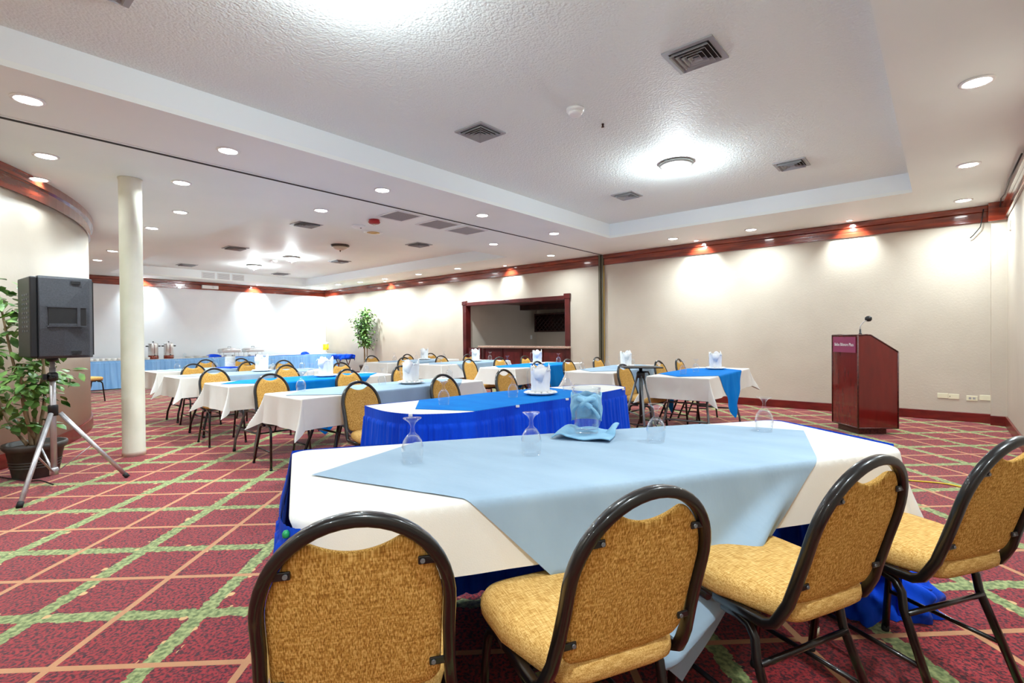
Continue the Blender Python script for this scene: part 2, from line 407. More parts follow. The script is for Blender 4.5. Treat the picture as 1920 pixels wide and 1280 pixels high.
MB().box(bx0-.05, bx1+.16, WY-.13, WY-.0502, .94, .985).box(bx0-.05, bx1-.01, WY-.0502, WY+.35, .94, .985).build('countertop', 'granite', bar, bevel=.008)
for i in range(n+1):
    x = bx0+.045+i*w
    MB().box(x-.035, x+.035, WY-.028, WY-.0101, .02, .925).build('stile', 'bar_frame', bar)
g = thing('bar_gate', 'low dark red wooden gate at the left of the bar', 'gate', (0,0,0))
MB().box(ox0+.031, bx0-.06, WY+.0, WY+.04, .05, .93).build('leaf', 'bar_frame', g)
MB().box(ox0+.12, bx0-.14, WY-.01, WY-.0001, .14, .84).build('panel', 'bar_wood', g)
# wine rack, beam, shelf in the niche
wr = thing('wine_rack', 'dark wooden lattice wine rack on the niche wall', 'rack', (0,0,0))
MB().box(-9.25, -8.05, NY-.02, NY-.001, 1.36, 1.86).build('back', 'dark_wood', wr)
b = MB()
for x in (-9.25, -8.09): b.box(x, x+.04, NY-.38, NY-.021, 1.34, 1.88)
b.box(-9.209, -8.091, NY-.38, NY-.021, 1.34, 1.38).box(-9.209, -8.091, NY-.38, NY-.021, 1.84, 1.88)
b.build('case', 'dark_wood', wr)
b = MB(); yq = NY-.37
for k in range(-3, 10):
    for sg in (1, -1):
        # slats clipped to the case rectangle
        x0, z0 = -9.21+k*.14, 1.38 if sg == 1 else 1.84
        pts = []
        for t in np.linspace(0, .46, 24):
            x = x0+t; z = z0+sg*t
            if -9.21 <= x <= -8.09: pts.append((x, yq, z))
        if len(pts) > 2: b.tube([pts[0], pts[-1]], .011, 4)
b.build('lattice', 'dark_wood', wr)
o = MB().box(-9.72+.2, -5.02, 11.4, 11.7, 1.98, 2.119).build('ceiling_beam', 'dark_wood'); tag(o, 'dark wooden beam below the niche ceiling', 'beam')
for z, l in ((1.42, 'lower dark wooden shelf right of the wine rack'), (1.76, 'upper dark wooden shelf right of the wine rack')):
    o = MB().box(-7.95, -5.02, NY-.3, NY-.001, z, z+.05).build('wall_shelf', 'dark_wood'); tag(o, l, 'shelf', 'niche shelves')
o = MB().box(ox0-.03, ox0-.022, 11.88, 11.96, 1.13, 1.25).build('light_switch', 'white_plastic'); tag(o, 'small white light switch on the niche side wall', 'switch')
for i, x in enumerate((-9.0, -8.3, -7.5, -6.8)):
    t = thing('niche_light', 'small recessed light in the niche ceiling, %s' % ('leftmost', 'second from the left', 'third from the left', 'rightmost')[i], 'light', (x, 9.75, 2.12), 0, 'niche ceiling lights')
    MB().lathe([(.055, -.0005), (.055, -.006), (.04, -.006), (.04, -.002)], 16).build('ring', 'brass', t)

# ------------------------------------------------------------------ lights
LAMPS = []
def area(loc, size, power, name='lamp', col=(.81,.95,1), spread=150):
    d = bpy.data.lights.new(name, 'AREA'); d.shape = 'DISK'; d.size = size; d.energy = power; d.color = col; d.spread = R(spread)
    o = bpy.data.objects.new(name, d); C.objects.link(o); o.location = loc; return o
dl = thing('downlight', 'x', 'downlight', (0,0,0), 0, 'recessed downlights')
MB().lathe([(.095, -.0005), (.095, -.008), (.08, -.012), (.072, -.008), (.072, -.0005)], 28).build('trim_ring', 'ring', dl)
MB().lathe([(0, -.009), (.071, -.009), (.071, -.004)], 28).build('lens', 'lens', dl)
DL = Proto(dl)
P_DOWN = 17
downs = [(-4.83,.49,'on the beam left of the large ceiling tray, nearest the camera'), (-4.83,1.78,'on the beam left of the large ceiling tray, second from the camera'), (-4.83,3.40,'on the beam left of the large ceiling tray, third from the camera'), (-4.82,5.02,'on the beam left of the large ceiling tray, fourth from the camera'), (-4.81,6.69,'on the beam left of the large ceiling tray, farthest from the camera'),
 (-6.18,.74,'beyond the ceiling slot, nearest the camera'), (-7.12,.79,'at the left edge, just above the curved wall trim'), (-6.18,1.81,'beyond the ceiling slot, just right of the column'), (-6.18,3.40,'beyond the ceiling slot, left of the air return grilles'), (-6.16,6.70,'beyond the ceiling slot, right of the air return grilles'), (-6.16,8.45,'beyond the ceiling slot, above the bar end of the wall'),
 (-7.61,2.21,'along the left edge of the far tray, nearest the column'), (-9.0,2.24,'along the left edge of the far tray, second from the column'), (-11.83,2.32,'between curved wall and column, upper one'), (-13.38,2.37,'between curved wall and column, lower one'),
 (-8.98,8.47,'along the long wall above the bar'), (-10.51,8.5,'along the long wall, first left of the bar'), (-12.0,8.5,'along the long wall, second left of the bar'), (-13.2,8.48,'along the long wall, third left of the bar'), (-14.3,8.4,'along the long wall above the tall plant'), (-15.9,8.8,'in the far corner of the room'),
 (-2.33,8.60,'along the long wall above the light blue table'), (-3.56,8.46,'along the long wall just right of the partition channel'), (.19,6.80,'near the right wall, nearer of the two'), (.19,8.57,'near the right wall, farther of the two'),
 (.17,4.6,'x'), (.17,2.3,'x'), (.17,.2,'x'), (-4.83,-1.3,'x'), (.17,-2.0,'x'), (-2.3,-3.1,'x')]
for i, (x, y, l) in enumerate(downs):
    if l == 'x':
        l = ('over the right wall side, third from the corner', 'added unseen as fill above the foreground chairs', 'added unseen as fill beside the camera', 'added unseen as fill on the left beam behind the camera', 'added unseen as fill, right wall side behind the camera', 'added unseen as fill at the room end behind the camera')[i-25]  # all but the first hang out of view, added to brighten the foreground
    DL.put((x, y, H), 0, 'round recessed downlight '+l, 'recessed downlights')
    f = 1.7 if x < -8.5 else .35 if (x < -6 and y < 1) else 1.6 if y < .3 and x > -3 else 1.15 if x > -.5 else 1
    area((x, y, H-.014), .13, P_DOWN*f)
# wall washers: recessed close to the wall and tipped towards it
ww = thing('wall_washer', 'x', 'downlight', (0,0,0), 0, 'wall washer lights')
MB().lathe([(.05, -.0005), (.05, -.006), (.04, -.008), (.036, -.0005)], 20).build('trim_ring', 'ring', ww)
MB().lathe([(0, -.004), (.036, -.004), (.036, -.001)], 20).build('lens', 'lens', ww)
WW = Proto(ww)
for x, y, dx, dy, l in ((-3.33, 8.93, 0, 1, 'on the long wall, right of the partition channel'), (-1.06, 8.93, 0, 1, 'on the long wall, left of the lectern'), (-7.85, 8.93, 0, 1, 'on the long wall above the bar'), (-12.6, 8.93, 0, 1, 'on the long wall near the tall plant'), (-16.22, 3.84, -1, 0, 'on the white far wall beside the column'), (-16.22, 6.76, -1, 0, 'on the white far wall above the chafing dishes')):
    WW.put((x, y, H), 0, 'small spotlight washing the wall '+l, 'wall washer lights')
    d = bpy.data.lights.new('washer', 'SPOT'); d.energy = 95 if x < -13 else 50; d.spot_size = R(100); d.spot_blend = .9; d.shadow_soft_size = .03; d.color = (.82,.95,1)
    o = bpy.data.objects.new('washer', d); C.objects.link(o); o.location = (x, y, H-.03)
    o.rotation_euler = Vector((dx, dy, -1.35)).to_track_quat('-Z', 'Y').to_euler()
# dome lights
def dome(loc, lit, rim, label, power=60, drop=.12):
    t = thing('ceiling_dome_light', label, 'ceiling light', loc, 0, 'dome lights')
    MB().lathe([(0, -.0005), (.175, -.0005), (.185, -.012), (.18, -.03), (.165, -.04), (.15, -.035)], 40).build('rim', rim, t)
    MB().lathe([(.155, -.04), (.145, -.06), (.115, -.085), (.07, -.102), (.02, -.108), (0, -.109)], 40).build('bowl', 'bowl' if lit else 'bowl_off', t)
    MB().lathe([(0, -.105), (.014, -.108), (.018, -.116), (.01, -.124), (.012, -.132), (0, -.146)], 16).build('finial', rim, t)
    if lit:
        d = bpy.data.lights.new('dome', 'POINT'); d.energy = power; d.shadow_soft_size = .04; d.color = (.82,.95,1)
        o = bpy.data.objects.new('dome', d); C.objects.link(o); o.location = (loc[0], loc[1], loc[2]-.20)
    return t
dome((-2.26, 5.47, HT), True, 'dome_rim_gray', 'lit dome light in the large textured ceiling tray', 24)
dome((-2.28, 1.45, HT), True, 'dome_rim_gray', 'lit dome light in the large tray above the camera', 24)
dome((-9.42, 5.59, HT), False, 'dome_rim', 'unlit alabaster dome light with dark rim in the far tray', 0)
dome((-11.6, 5.63, HT), True, 'dome_rim_gray', 'lit dome light in the middle of the far tray', 24)
dome((-13.55, 5.58, HT), True, 'dome_rim_gray', 'lit dome light at the far end of the far tray', 24)
# square ceiling diffusers
def diffuser(loc, s, label, group, rz=0):
    t = thing('ceiling_vent', label, 'vent', loc, rz, group)
    h = s/2
    b = MB(); q = h*.80
    b.box(-h, h, -h, -q, -.012, -.0005).box(-h, h, q, h, -.012, -.0005).box(-h, -q, -q, q, -.012, -.0005).box(q, h, -q, q, -.012, -.0005)
    b.build('frame', 'gray_metal', t)
    MB().box(-q, q, -q, q, -.004, -.001).build('duct', 'vent_dark', t)
    b = MB()
    for k in range(4):
        o_, i_ = q*(.98-.23*k), q*(.98-.23*k-.12)
        P = [(-1,-1),(1,-1),(1,1),(-1,1)]
        for a in range(4):
            p, r_ = P[a], P[(a+1) % 4]
            v = [(p[0]*i_, p[1]*i_, -.006), (r_[0]*i_, r_[1]*i_, -.006), (r_[0]*o_, r_[1]*o_, -.03), (p[0]*o_, p[1]*o_, -.03)]
            b.add(v, [(0,1,2,3)])
    b.build('louvre', 'gray_metal', t, solid=.003)
    return t
for x, y, s, l in ((-1.29,3.46,.34,'largest square vent, front right of the textured ceiling tray'), (-3.29,3.41,.34,'square vent at the front left of the textured ceiling tray'), (-1.30,6.38,.32,'square vent at the far right of the textured ceiling tray'), (-3.28,6.26,.32,'square vent at the far left of the textured ceiling tray'), (-3.39,.62,.34,'square vent cut off at the top left of the textured tray')):
    diffuser((x, y, HT), s, l, 'tray diffusers')
for x, y, l in ((-8.1,4.2,'near left'), (-11.3,4.28,'left middle'), (-8.2,6.65,'near right'), (-11.4,6.75,'right middle'), (-14.7,4.4,'far left'), (-14.8,6.85,'far right')):
    diffuser((x, y, HT), .4, 'square vent in the far ceiling tray, '+l, 'far tray diffusers')
def slats(name, x0, x1, y0, y1, label, m='vent_dark'):
    t = thing(name, label, 'vent', ((x0+x1)/2, (y0+y1)/2, H), 0, 'air return grilles'); a, c = (x1-x0)/2, (y1-y0)/2
    b = MB(); b.box(-a, a, -c, -c+.03, -.01, -.0005).box(-a, a, c-.03, c, -.01, -.0005).box(-a, -a+.03, -c+.03, c-.03, -.01, -.0005).box(a-.03, a, -c+.03, c-.03, -.01, -.0005); b.build('frame', 'vent_white', t)
    MB().box(-a+.03, a-.03, -c+.03, c-.03, -.004, -.001).build('duct', 'vent_dark', t)
    b = MB()
    k = -c+.045
    while k < c-.04: b.add([(-a+.03, k, -.005), (a-.03, k, -.005), (a-.03, k+.008, -.009), (-a+.03, k+.008, -.009)], [(0,1,2,3)]); k += .022
    b.build('slat', 'gray_metal', t)
slats('return_grille', -5.93, -5.44, 4.06, 4.5, 'dark air return grille in the ceiling, nearest the red alarm')
slats('return_grille', -5.93, -5.44, 4.74, 5.22, 'dark air return grille in the ceiling, middle of three')
slats('return_grille', -5.93, -5.44, 5.32, 5.8, 'dark air return grille in the ceiling, right of three')
b = thing('wall_grille_bank', 'three white louvred grilles on the far tray edge', 'vent', (-15.575, 0, 0))
for y0 in (5.02, 5.41, 5.80):
    g = MB().box(0, .012, y0, y0+.33, H+.025, H+.2).build('frame', 'vent_white', b)
    q = MB()
    for k in range(8): q.box(.0121, .016, y0+.02, y0+.31, H+.037+k*.019, H+.045+k*.019)
    q.build('slats', 'gray_metal', g)
t = thing('fire_alarm', 'red round fire alarm on the ceiling', 'alarm', (-6.14, 4.18, H))
MB().lathe([(0,-.0005),(.075,-.0005),(.075,-.02),(.085,-.035),(.07,-.055),(.03,-.06),(0,-.06)], 24).build('body', 'red', t)
MB().lathe([(0,-.06),(.02,-.062),(.018,-.08),(0,-.084)], 12).build('bell_tip', 'bowl_off', t)
t = thing('smoke_detector', 'white round smoke detector beside the red alarm', 'smoke detector', (-6.63, 4.24, H))
MB().lathe([(0,-.0005),(.10,-.0005),(.10,-.015),(.085,-.03),(.02,-.034),(0,-.034)], 28).build('body', 'white_plastic', t)
MB().lathe([(0,-.034),(.012,-.035),(.01,-.042),(0,-.043)], 10, (.03,.02,0)).build('sensor', 'vent_dark', t)
t = thing('ceiling_loudspeaker', 'round ceiling loudspeaker with beige grille behind the alarm', 'loudspeaker', (-7.02, 4.66, HT if False else H))
MB().lathe([(.15,-.0005),(.15,-.006),(.10,-.01),(.10,-.0005)], 32, (.15,0,0)).build('rim', 'white_plastic', t)
MB().lathe([(0,-.009),(.04,-.009),(.05,-.014),(.099,-.012),(.099,-.002)], 32, (.15,0,0)).build('grille', 'brass', t)
t = thing('smoke_detector', 'white smoke detector in the large textured tray', 'smoke detector', (-2.36, 3.6, HT))
MB().lathe([(0,-.0005),(.075,-.0005),(.075,-.02),(.055,-.03)], 28).build('base', 'white_plastic', t)
MB().lathe([(.055,-.03),(.06,-.04),(.05,-.055),(.02,-.06),(0,-.06)], 28).build('head', 'white_plastic', t)
t = tag(MB().lathe([(0,-.0005),(.07,-.0005),(.07,-.03),(.04,-.05),(0,-.05)], 20).build('smoke_detector', 'white_plastic'), 'white smoke detector in the far ceiling tray', 'smoke detector', None, (-12.4, 5.59, HT))
t = tag(MB().lathe([(0,-.0005),(.012,-.0005),(.008,-.02),(.016,-.03),(0,-.034)], 12).build('sprinkler', 'dome_rim'), 'tiny sprinkler head beside the smoke detector', 'sprinkler', None, (-2.34, 4.02, HT))
t = thing('emergency_light', 'white emergency light box on the far crown trim', 'light fixture', (XL+.06, 5.5, 2.74))
MB().box(0, .07, -.22, .22, -.05, .05).build('body', 'white_plastic', t, bevel=.01)
MB().lathe([(.0,0),(.05,.02),(.055,.06),(0,.06)], 14, (.1,.1,-.03)).build('lamp_head', 'white_plastic', t)
# outlets on the long wall
def plate(x, z, label, kind):
    t = thing('wall_plate', label, 'wall plate', (x, WY, z), 0, 'wall plates beside the lectern')
    MB().box(-.056, .056, -.008, -.0005, -.034, .034).build('plate', 'ivory', t, bevel=.003)
    if kind == 'outlet':
        for sx in (-.02, .02): MB().box(sx-.013, sx+.013, -.0095, -.0081, -.014, .014).build('socket', 'gray_metal', t)
    elif kind == 'jack':
        MB().box(-.044, -.036, -.010, -.0081, -.006, .006).build('jack', 'vent_dark', t)
plate(.0-.01, .335, 'ivory blank wall plate, leftmost of four', 'blank'); plate(.105, .33, 'ivory wall plate with a small jack, second from left', 'jack')
plate(.29, .32, 'ivory wall plate with a double socket', 'outlet'); plate(.42, .335, 'ivory blank wall plate nearest the corner', 'blank')
t = tag(MB().box(-.02, 0, -.05, .05, -.06, .06).build('thermostat', 'white_plastic', bevel=.004), 'small white box high on the right wall', 'switch box', None, (XR, 8.6, 2.5))
p = [(.40, WY-.075, 2.83), (.385, WY-.07, 2.7), (.37, WY-.07, 2.6), (.30, WY-.06, 2.5), (.27, WY-.05, 2.47)]
tag(MB().tube(p, .006, 6).build('cable', 'black'), 'thin black cable dangling from the crown trim corner', 'cable')
p = [(XR-.075, 8.9, 2.80), (XR-.085, 8.6, 2.845), (XR-.08, 8.2, 2.81), (XR-.085, 7.6, 2.84), (XR-.08, 6.5, 2.82)]
tag(MB().tube(p, .007, 6).build('cable', 'black'), 'black cable bundle along the right crown trim', 'cable')

# ------------------------------------------------------------------ chair
def yb(z): return -.187-(z-.435)*.31
def chair_hoop():
    P = [(-.187, .02, .432), (-.187, -.10, .432), (-.187, -.15, .434), (-.186, -.176, .447), (-.183, -.192, .474)]
    for z, x in ((.51,.178), (.57,.173), (.64,.170)): P.append((-x, yb(z), z))
    for k in range(0, 25):
        a = PI-PI*k/24; z = .70+.187*math.sin(a); P.append((.170*math.cos(a), yb(z), z))
    for z, x in ((.64,.170), (.57,.173), (.51,.178)): P.append((x, yb(z), z))
    P += [(.183, -.192, .474), (.186, -.176, .447), (.187, -.15, .434), (.187, -.10, .432), (.187, .02, .432)]
    return P
def rect_tube(b, path, hw, hd, side):
    # rounded rectangular section: hw across, hd along `side`
    P = [Vector(p) for p in path]; m = len(P); prof = []
    for k in range(12):
        a = 2*PI*k/12; c, s_ = math.cos(a), math.sin(a)
        prof.append((math.copysign(abs(c)**.55, c)*hd, math.copysign(abs(s_)**.55, s_)*hw))
    rings = []
    for i, p in enumerate(P):
        t = (P[min(i+1, m-1)]-P[max(i-1, 0)]).normalized(); s0 = Vector(side)
        u = (s0-t*t.dot(s0))
        u = u.normalized() if u.length > .15 else Vector((0,0,1))
        w = t.cross(u); rings.append([p+u*a_+w*b_ for a_, b_ in prof])
    b.grid(rings, 12, m, True, wrap=True); b.add(rings[0], [tuple(range(12))]); b.add(rings[-1], [tuple(range(12))])
def make_chair():
    t = thing('banquet_chair', 'x', 'chair')
    b = MB()
    # hoop: frame direction changes from forward (rails) to the plane of the back
    P = [Vector(p) for p in chair_hoop()]; m = len(P); rings = []
    prof = []
    for k in range(14):
        a = 2*PI*k/14; c, s_ = math.cos(a), math.sin(a)
        prof.append((math.copysign(abs(c)**.6, c)*.0125, math.copysign(abs(s_)**.6, s_)*.0145))
    for i, p in enumerate(P):
        tt = (P[min(i+1, m-1)]-P[max(i-1, 0)]).normalized()
        # outward in x-ish, kept continuous along the hoop
        q = Vector((p.x, 0, (p.z-.70) if p.z > .70 else 0)); q = q.normalized()
        u = (q-tt*tt.dot(q)).normalized(); w = tt.cross(u)
        rings.append([p+u*a_+w*b_ for a_, b_ in prof])
    b.grid(rings, 14, m, True, wrap=True); b.add(rings[0], [tuple(range(14))]); b.add(rings[-1], [tuple(range(14))])
    b.build('back_frame', 'metal_dark', t)
    # upholstered back
    b = MB(); NU, NV = 25, 27
    def P_(u, v, side):
        zl = .505+v*(.852-.505)
        w = .157 if zl < .70 else .157*math.sqrt(max(.0, 1-((zl-.70)/.173)**2))
        w = max(w, .07); w = min(w, .157-.02*max(0, 1-v*12)**2)
        x = u*w
        dip = .030*(v**4)*max(0, 1-(x/.085)**2)
        z = zl-dip - .012*(1-v)**4*(1-u*u)
        e = max(abs(u)**6, max(0, (v-.9)/.1)**2, max(0, (.06-v)/.06)**2)
        e = min(1, e)
        th = .026*(1-e)**.5 if side else -.008*(1-e)**.5
        if side == 0: th -= .010*math.exp(-((v-.86)/.08)**2)*(1-u*u)*0
        return (x, yb(z)+th+.002, z)
    us = [math.sin(PI/2*(-1+2*i/(NU-1))) for i in range(NU)]; vs = [.5-.5*math.cos(PI*j/(NV-1)) for j in range(NV)]
    b.grid([[P_(u, v, 1) for u in us] for v in vs], NU, NV); b.grid([[P_(u, v, 0) for u in us[::-1]] for v in vs], NU, NV)
    b.build('backrest', 'fabric', t)
    # seat cushion
    b = MB(); n = 48; rings = []
    def outline(k, inset):
        a = 2*PI*k/n; c, s_ = math.cos(a), math.sin(a); p_ = .32
        x = math.copysign(abs(c)**p_, c); y = math.copysign(abs(s_)**p_, s_)
        yy = y*(.215-inset)
        hw = (.168 + .045*min(1, max(0, (yy+.15)/.16)))-inset
        if yy > .14: hw -= .03*((yy-.14)/.075)**2
        return (x*hw, yy+.0)
    for ins, z in ((.05,.443), (.012,.443), (.002,.453), (0,.467), (.002,.487), (.012,.501), (.035,.511), (.08,.516), (.15,.519)):
        rings.append([(*outline(k, ins), z) for k in range(n)])
    b.grid(rings, n, len(rings), True, wrap=True); b.add(rings[0], [tuple(range(n))], False); b.add(rings[-1], [tuple(range(n))], True)
    b.build('seat', 'fabric_seat', t)
    b = MB()
    for s in (-1, 1):
        rect_tube(b, [(s*.187, .021, .432), (s*.187, .12, .432), (s*.185, .165, .432), (s*.16, .188, .432), (s*.10, .19, .432), (0, .19, .432)], .010, .009, (0,0,1))
    b.build('seat_frame', 'metal_dark', t)
    for s in (-1, 1):
        for f in (1, -1):
            y0 = .145 if f > 0 else -.09; y1 = .205 if f > 0 else -.245
            P = [(s*.178, y0-f*.09, .408), (s*.178, y0-f*.035, .408), (s*.179, y0, .400), (s*.181, y0+f*.022, .372), (s*.184, y0+f*.03, .32), (s*.197, y1, .012)]
            b = MB(); rect_tube(b, P, .0115, .0105, (1,0,0)); lg = b.build('leg', 'metal_dark', t)
            MB().lathe([(.013, 0), (.014, .006), (.013, .022)], 12, (s*.197, y1, 0)).build('glide', 'rubber', lg)
    for s in (-1, 1):
        b = MB(); b.tube([(s*.190, .186, .17), (s*.190, -.185, .17)], .008, 8); b.build('stretcher', 'metal_dark', t)
    b = MB(); b.tube([(-.183, -.13, .31), (.183, -.13, .31)], .009, 8).tube([(-.178, -.06, .408), (.178, -.06, .408)], .009, 8); b.build('crossbar', 'metal_dark', t)
    for x, z in ((-.141, .559), (.141, .559), (-.116, .794), (.116, .794)):
        s = 1 if x > 0 else -1; y = yb(z)-.0085
        br = MB().box(x-.008 if s > 0 else x-.026, x+.026 if s > 0 else x+.008, y-.002, y+.003, z-.008, z+.008).build('bracket', 'metal_dark', t, bevel=.003)
        MB().tube([(x, y-.0055, z), (x, y-.0021, z)], .0045, 10).build('screw', 'metal_gray', br)
    return t
chair0 = make_chair(); CH = Proto(chair0)
def chair(x, y, ang, label, group): return CH.put((x, y, 0), ang, label, group)
GF = 'foreground chairs'
chair(-1.042, .667, R(55.3), 'mustard chair at bottom left of the foreground table, seen from behind', GF)
chair(-.732, 1.098, R(63.8), 'mustard chair second from left at the foreground table, back to camera', GF)
chair(-.418, 1.678, R(65.2), 'mustard chair third from left at the foreground table, right of the hanging cloth', GF)
chair(-.106, 2.244, R(59.0), 'mustard chair at the right picture edge beside the foreground table', GF)
DESC = {'T0': 'the curved royal blue skirted table', 'T1': 'the first left row table', 'T2': 'the second left row table', 'T3': 'the third left row table', 'T4': 'the rearmost left row table',
 'R1': 'the first right row table', 'R2': 'the second right row table', 'R3': 'the third right row table', 'R4': 'the fourth right row table', 'R5': 'the farthest right row table'}
rowchairs = {'T0': (-3.6, [2.27, 3.16, 4.05]), 'T1': (-5.15, [2.24, 3.12, 3.86]), 'T2': (-6.7, [2.25, 3.15, 3.93]), 'T3': (-8.25, [2.52, 3.26, 3.82]), 'T4': (-9.8, [3.19, 3.79]),
 'R1': (-3.02, [5.59, 6.62, 7.33]), 'R2': (-4.38, [5.66, 6.40, 7.26]), 'R3': (-5.85, [5.74, 6.45, 7.18]), 'R4': (-7.38, [5.6, 6.47, 7.2]), 'R5': (-8.75, [5.84, 6.75, 7.37])}
WH = {0: 'near left end', 1: 'middle', 2: 'far end'}
for k, (hx, ys) in rowchairs.items():
    for i, y in enumerate(ys):
        a = -90+random.uniform(-4, 4) + (12 if k[0] == 'R' and k != 'R5' else 0)*0
        chair(hx+.315, y, R(a), 'mustard chair behind the %s of %s' % (WH[i] if len(ys) == 3 or i else 'left end', DESC[k]), 'chairs behind the tables').scale = (.955,)*3
chair(-12.72, 2.06, R(-60), 'mustard chair half hidden by the curved wall near the buffet', 'chairs behind the tables').scale = (.955,)*3

# ------------------------------------------------------------------ cloth draping over convex polygons
def poly_info(poly):
    n = len(poly); A = np.array(poly, float); B = np.roll(A, -1, 0); E = B-A; L = np.linalg.norm(E, axis=1); E = E/L[:, None]
    N = np.stack([E[:, 1], -E[:, 0]], 1)     # outward for counter-clockwise
    return A, E, L, N
def round_poly(poly, r, seg=5):
    out = []; n = len(poly)
    for i in range(n):
        p = Vector(poly[i]); a = (Vector(poly[i-1])-p).normalized(); b = (Vector(poly[(i+1) % n])-p).normalized()
        rr = r[i] if isinstance(r, (list, tuple)) else r
        if rr <= 0: out.append(tuple(p)); continue
        ang = a.angle(b); d = rr/math.tan(ang/2)
        s, e = p+a*d, p+b*d; c = p+(a+b).normalized()*(rr/math.sin(ang/2))
        v0, v1 = s-c, e-c; tot = v0.angle(v1); sg = 1 if v0.x*v1.y-v0.y*v1.x > 0 else -1
        for k in range(seg+1):
            t = sg*tot*k/seg; out.append((c.x+v0.x*math.cos(t)-v0.y*math.sin(t), c.y+v0.x*math.sin(t)+v0.y*math.cos(t)))
    return out
def drape(table, cloth, top, step=.035, off=.0, flare=.05, corner=.36, ripple=.01, rr=.012, fn=None, crn=None, seed=0, keep=None):
    """flat cloth polygon cut from a grid, then folded down over the rim of the convex table polygon"""
    A, E, L, N = poly_info(table); rnd = random.Random(seed); ph = rnd.uniform(0, 6)
    xs = [p[0] for p in cloth]; ys = [p[1] for p in cloth]
    bm = bmesh.new()
    nx = int((max(xs)-min(xs))/step)+2; ny = int((max(ys)-min(ys))/step)+2
    bmesh.ops.create_grid(bm, x_segments=nx, y_segments=ny, size=1)
    cx, cy = (max(xs)+min(xs))/2, (max(ys)+min(ys))/2; sx, sy = (max(xs)-min(xs))/2+.01, (max(ys)-min(ys))/2+.01
    for v in bm.verts: v.co = Vector((cx+v.co.x*sx, cy+v.co.y*sy, 0))
    def cut(p, n_, clear):
        bmesh.ops.bisect_plane(bm, geom=bm.verts[:]+bm.edges[:]+bm.faces[:], dist=1e-6, plane_co=(p[0], p[1], 0), plane_no=(n_[0], n_[1], 0), clear_outer=clear)
    cA, cE, cL, cN = poly_info(cloth)
    for i in range(len(cloth)): cut(cA[i], cN[i], True)
    if keep is not None:
        kA, kE, kL, kN = poly_info(keep)
        for i in range(len(keep)): cut(kA[i], kN[i], True)
    for i in range(len(table)):
        if L[i] > .25:
            for d in (0, .009, .019): cut(A[i]+N[i]*d, N[i], False)
    bmesh.ops.triangulate(bm, faces=[f for f in bm.faces if len(f.verts) > 4])
    vs_ = bm.verts[:]; Q = np.array([(v.co.x, v.co.y) for v in vs_])
    rel = Q[:, None, :]-A[None]; sd = (rel*N[None]).sum(2).max(1)
    t = np.clip((rel*E[None]).sum(2), 0, L[None]); Bp = A[None]+E[None]*t[:, :, None]
    dd = np.linalg.norm(Q[:, None, :]-Bp, axis=2); ii = dd.argmin(1); ar = np.arange(len(Q)); d = dd[ar, ii]; base = Bp[ar, ii]
    nn = (Q-base)/np.maximum(d, 1e-9)[:, None]
    r0 = off+rr; arcl = r0*PI/2; longN = N[L > .25]
    cf = np.clip((1-(nn@longN.T).max(1))/.29, 0, 1)
    s_ = base@np.array([1., .97]); e = np.maximum(d-arcl, 0)
    w = flare+corner*cf**.8+(ripple*4*np.sin(s_*9+ph)+ripple*3*np.sin(s_*23+ph*2))*(1-cf); w = np.clip(w, .005, .75)
    rad = e*w; a = np.minimum(d, arcl)/r0
    r = np.where(d < arcl, r0*np.sin(a), r0+rad*(.6+.4*np.minimum(1, e/.25)))
    z = np.where(d < arcl, -r0*(1-np.cos(a)), -r0-np.sqrt(np.maximum(0, e*e-rad*rad)))
    for k, v in enumerate(vs_):
        q = Q[k]
        if sd[k] <= 1e-6: P = Vector((q[0], q[1], top+off)); dk, nk = 0, None
        else: dk, nk = d[k], nn[k]; P = Vector((base[k][0]+nk[0]*r[k], base[k][1]+nk[1]*r[k], top+off+z[k]))
        v.co = fn(q, dk, nk, P) if fn else P
    me = bpy.data.meshes.new('cloth'); bm.to_mesh(me); bm.free()
    me.polygons.foreach_set('use_smooth', [True]*len(me.polygons)); return me
def link(name, me, m):
    o = bpy.data.objects.new(name, me); me.name = name; C.objects.link(o); me.materials.append(M[m])
    return o
TOP = .75
def rot2(p, a): return (p[0]*math.cos(a)-p[1]*math.sin(a), p[0]*math.sin(a)+p[1]*math.cos(a))
def make_table(name, cx, cy, hx, hy, a, label, legm='metal_gray', grp='folding tables'):
    t = thing(name, label, 'table', (cx, cy, 0), a, grp)
    MB().box(-hx, hx, -hy, hy, TOP-.035, TOP-.004).build('tabletop', 'table_under', t, bevel=.006)
    for s in (-1, 1):
        for q in (-1, 1):
            b = MB(); b.tube([(q*(hx-.13), s*(hy-.42), TOP-.04), (q*(hx-.11), s*(hy-.34), .40), (q*(hx-.06), s*(hy-.26), .13), (q*(hx-.05), s*(hy-.25), .02)], .0135, 10)
            lg = b.build('leg', legm, t)
            MB().lathe([(.015, 0), (.016, .03)], 10, (q*(hx-.05), s*(hy-.25), 0)).build('foot_cap', 'rubber', lg)
        MB().tube([(-(hx-.082), s*(hy-.30), .235), ((hx-.082), s*(hy-.30), .235)], .011, 8).build('crossbar', legm, t)
        MB().tube([(0, s*(hy-.36), .45), (0, s*(hy-.80), TOP-.04)], .008, 8).tube([(-(hx-.115), s*(hy-.345), .43), ((hx-.115), s*(hy-.345), .43)], .009, 8).build('brace', legm, t)
    return t
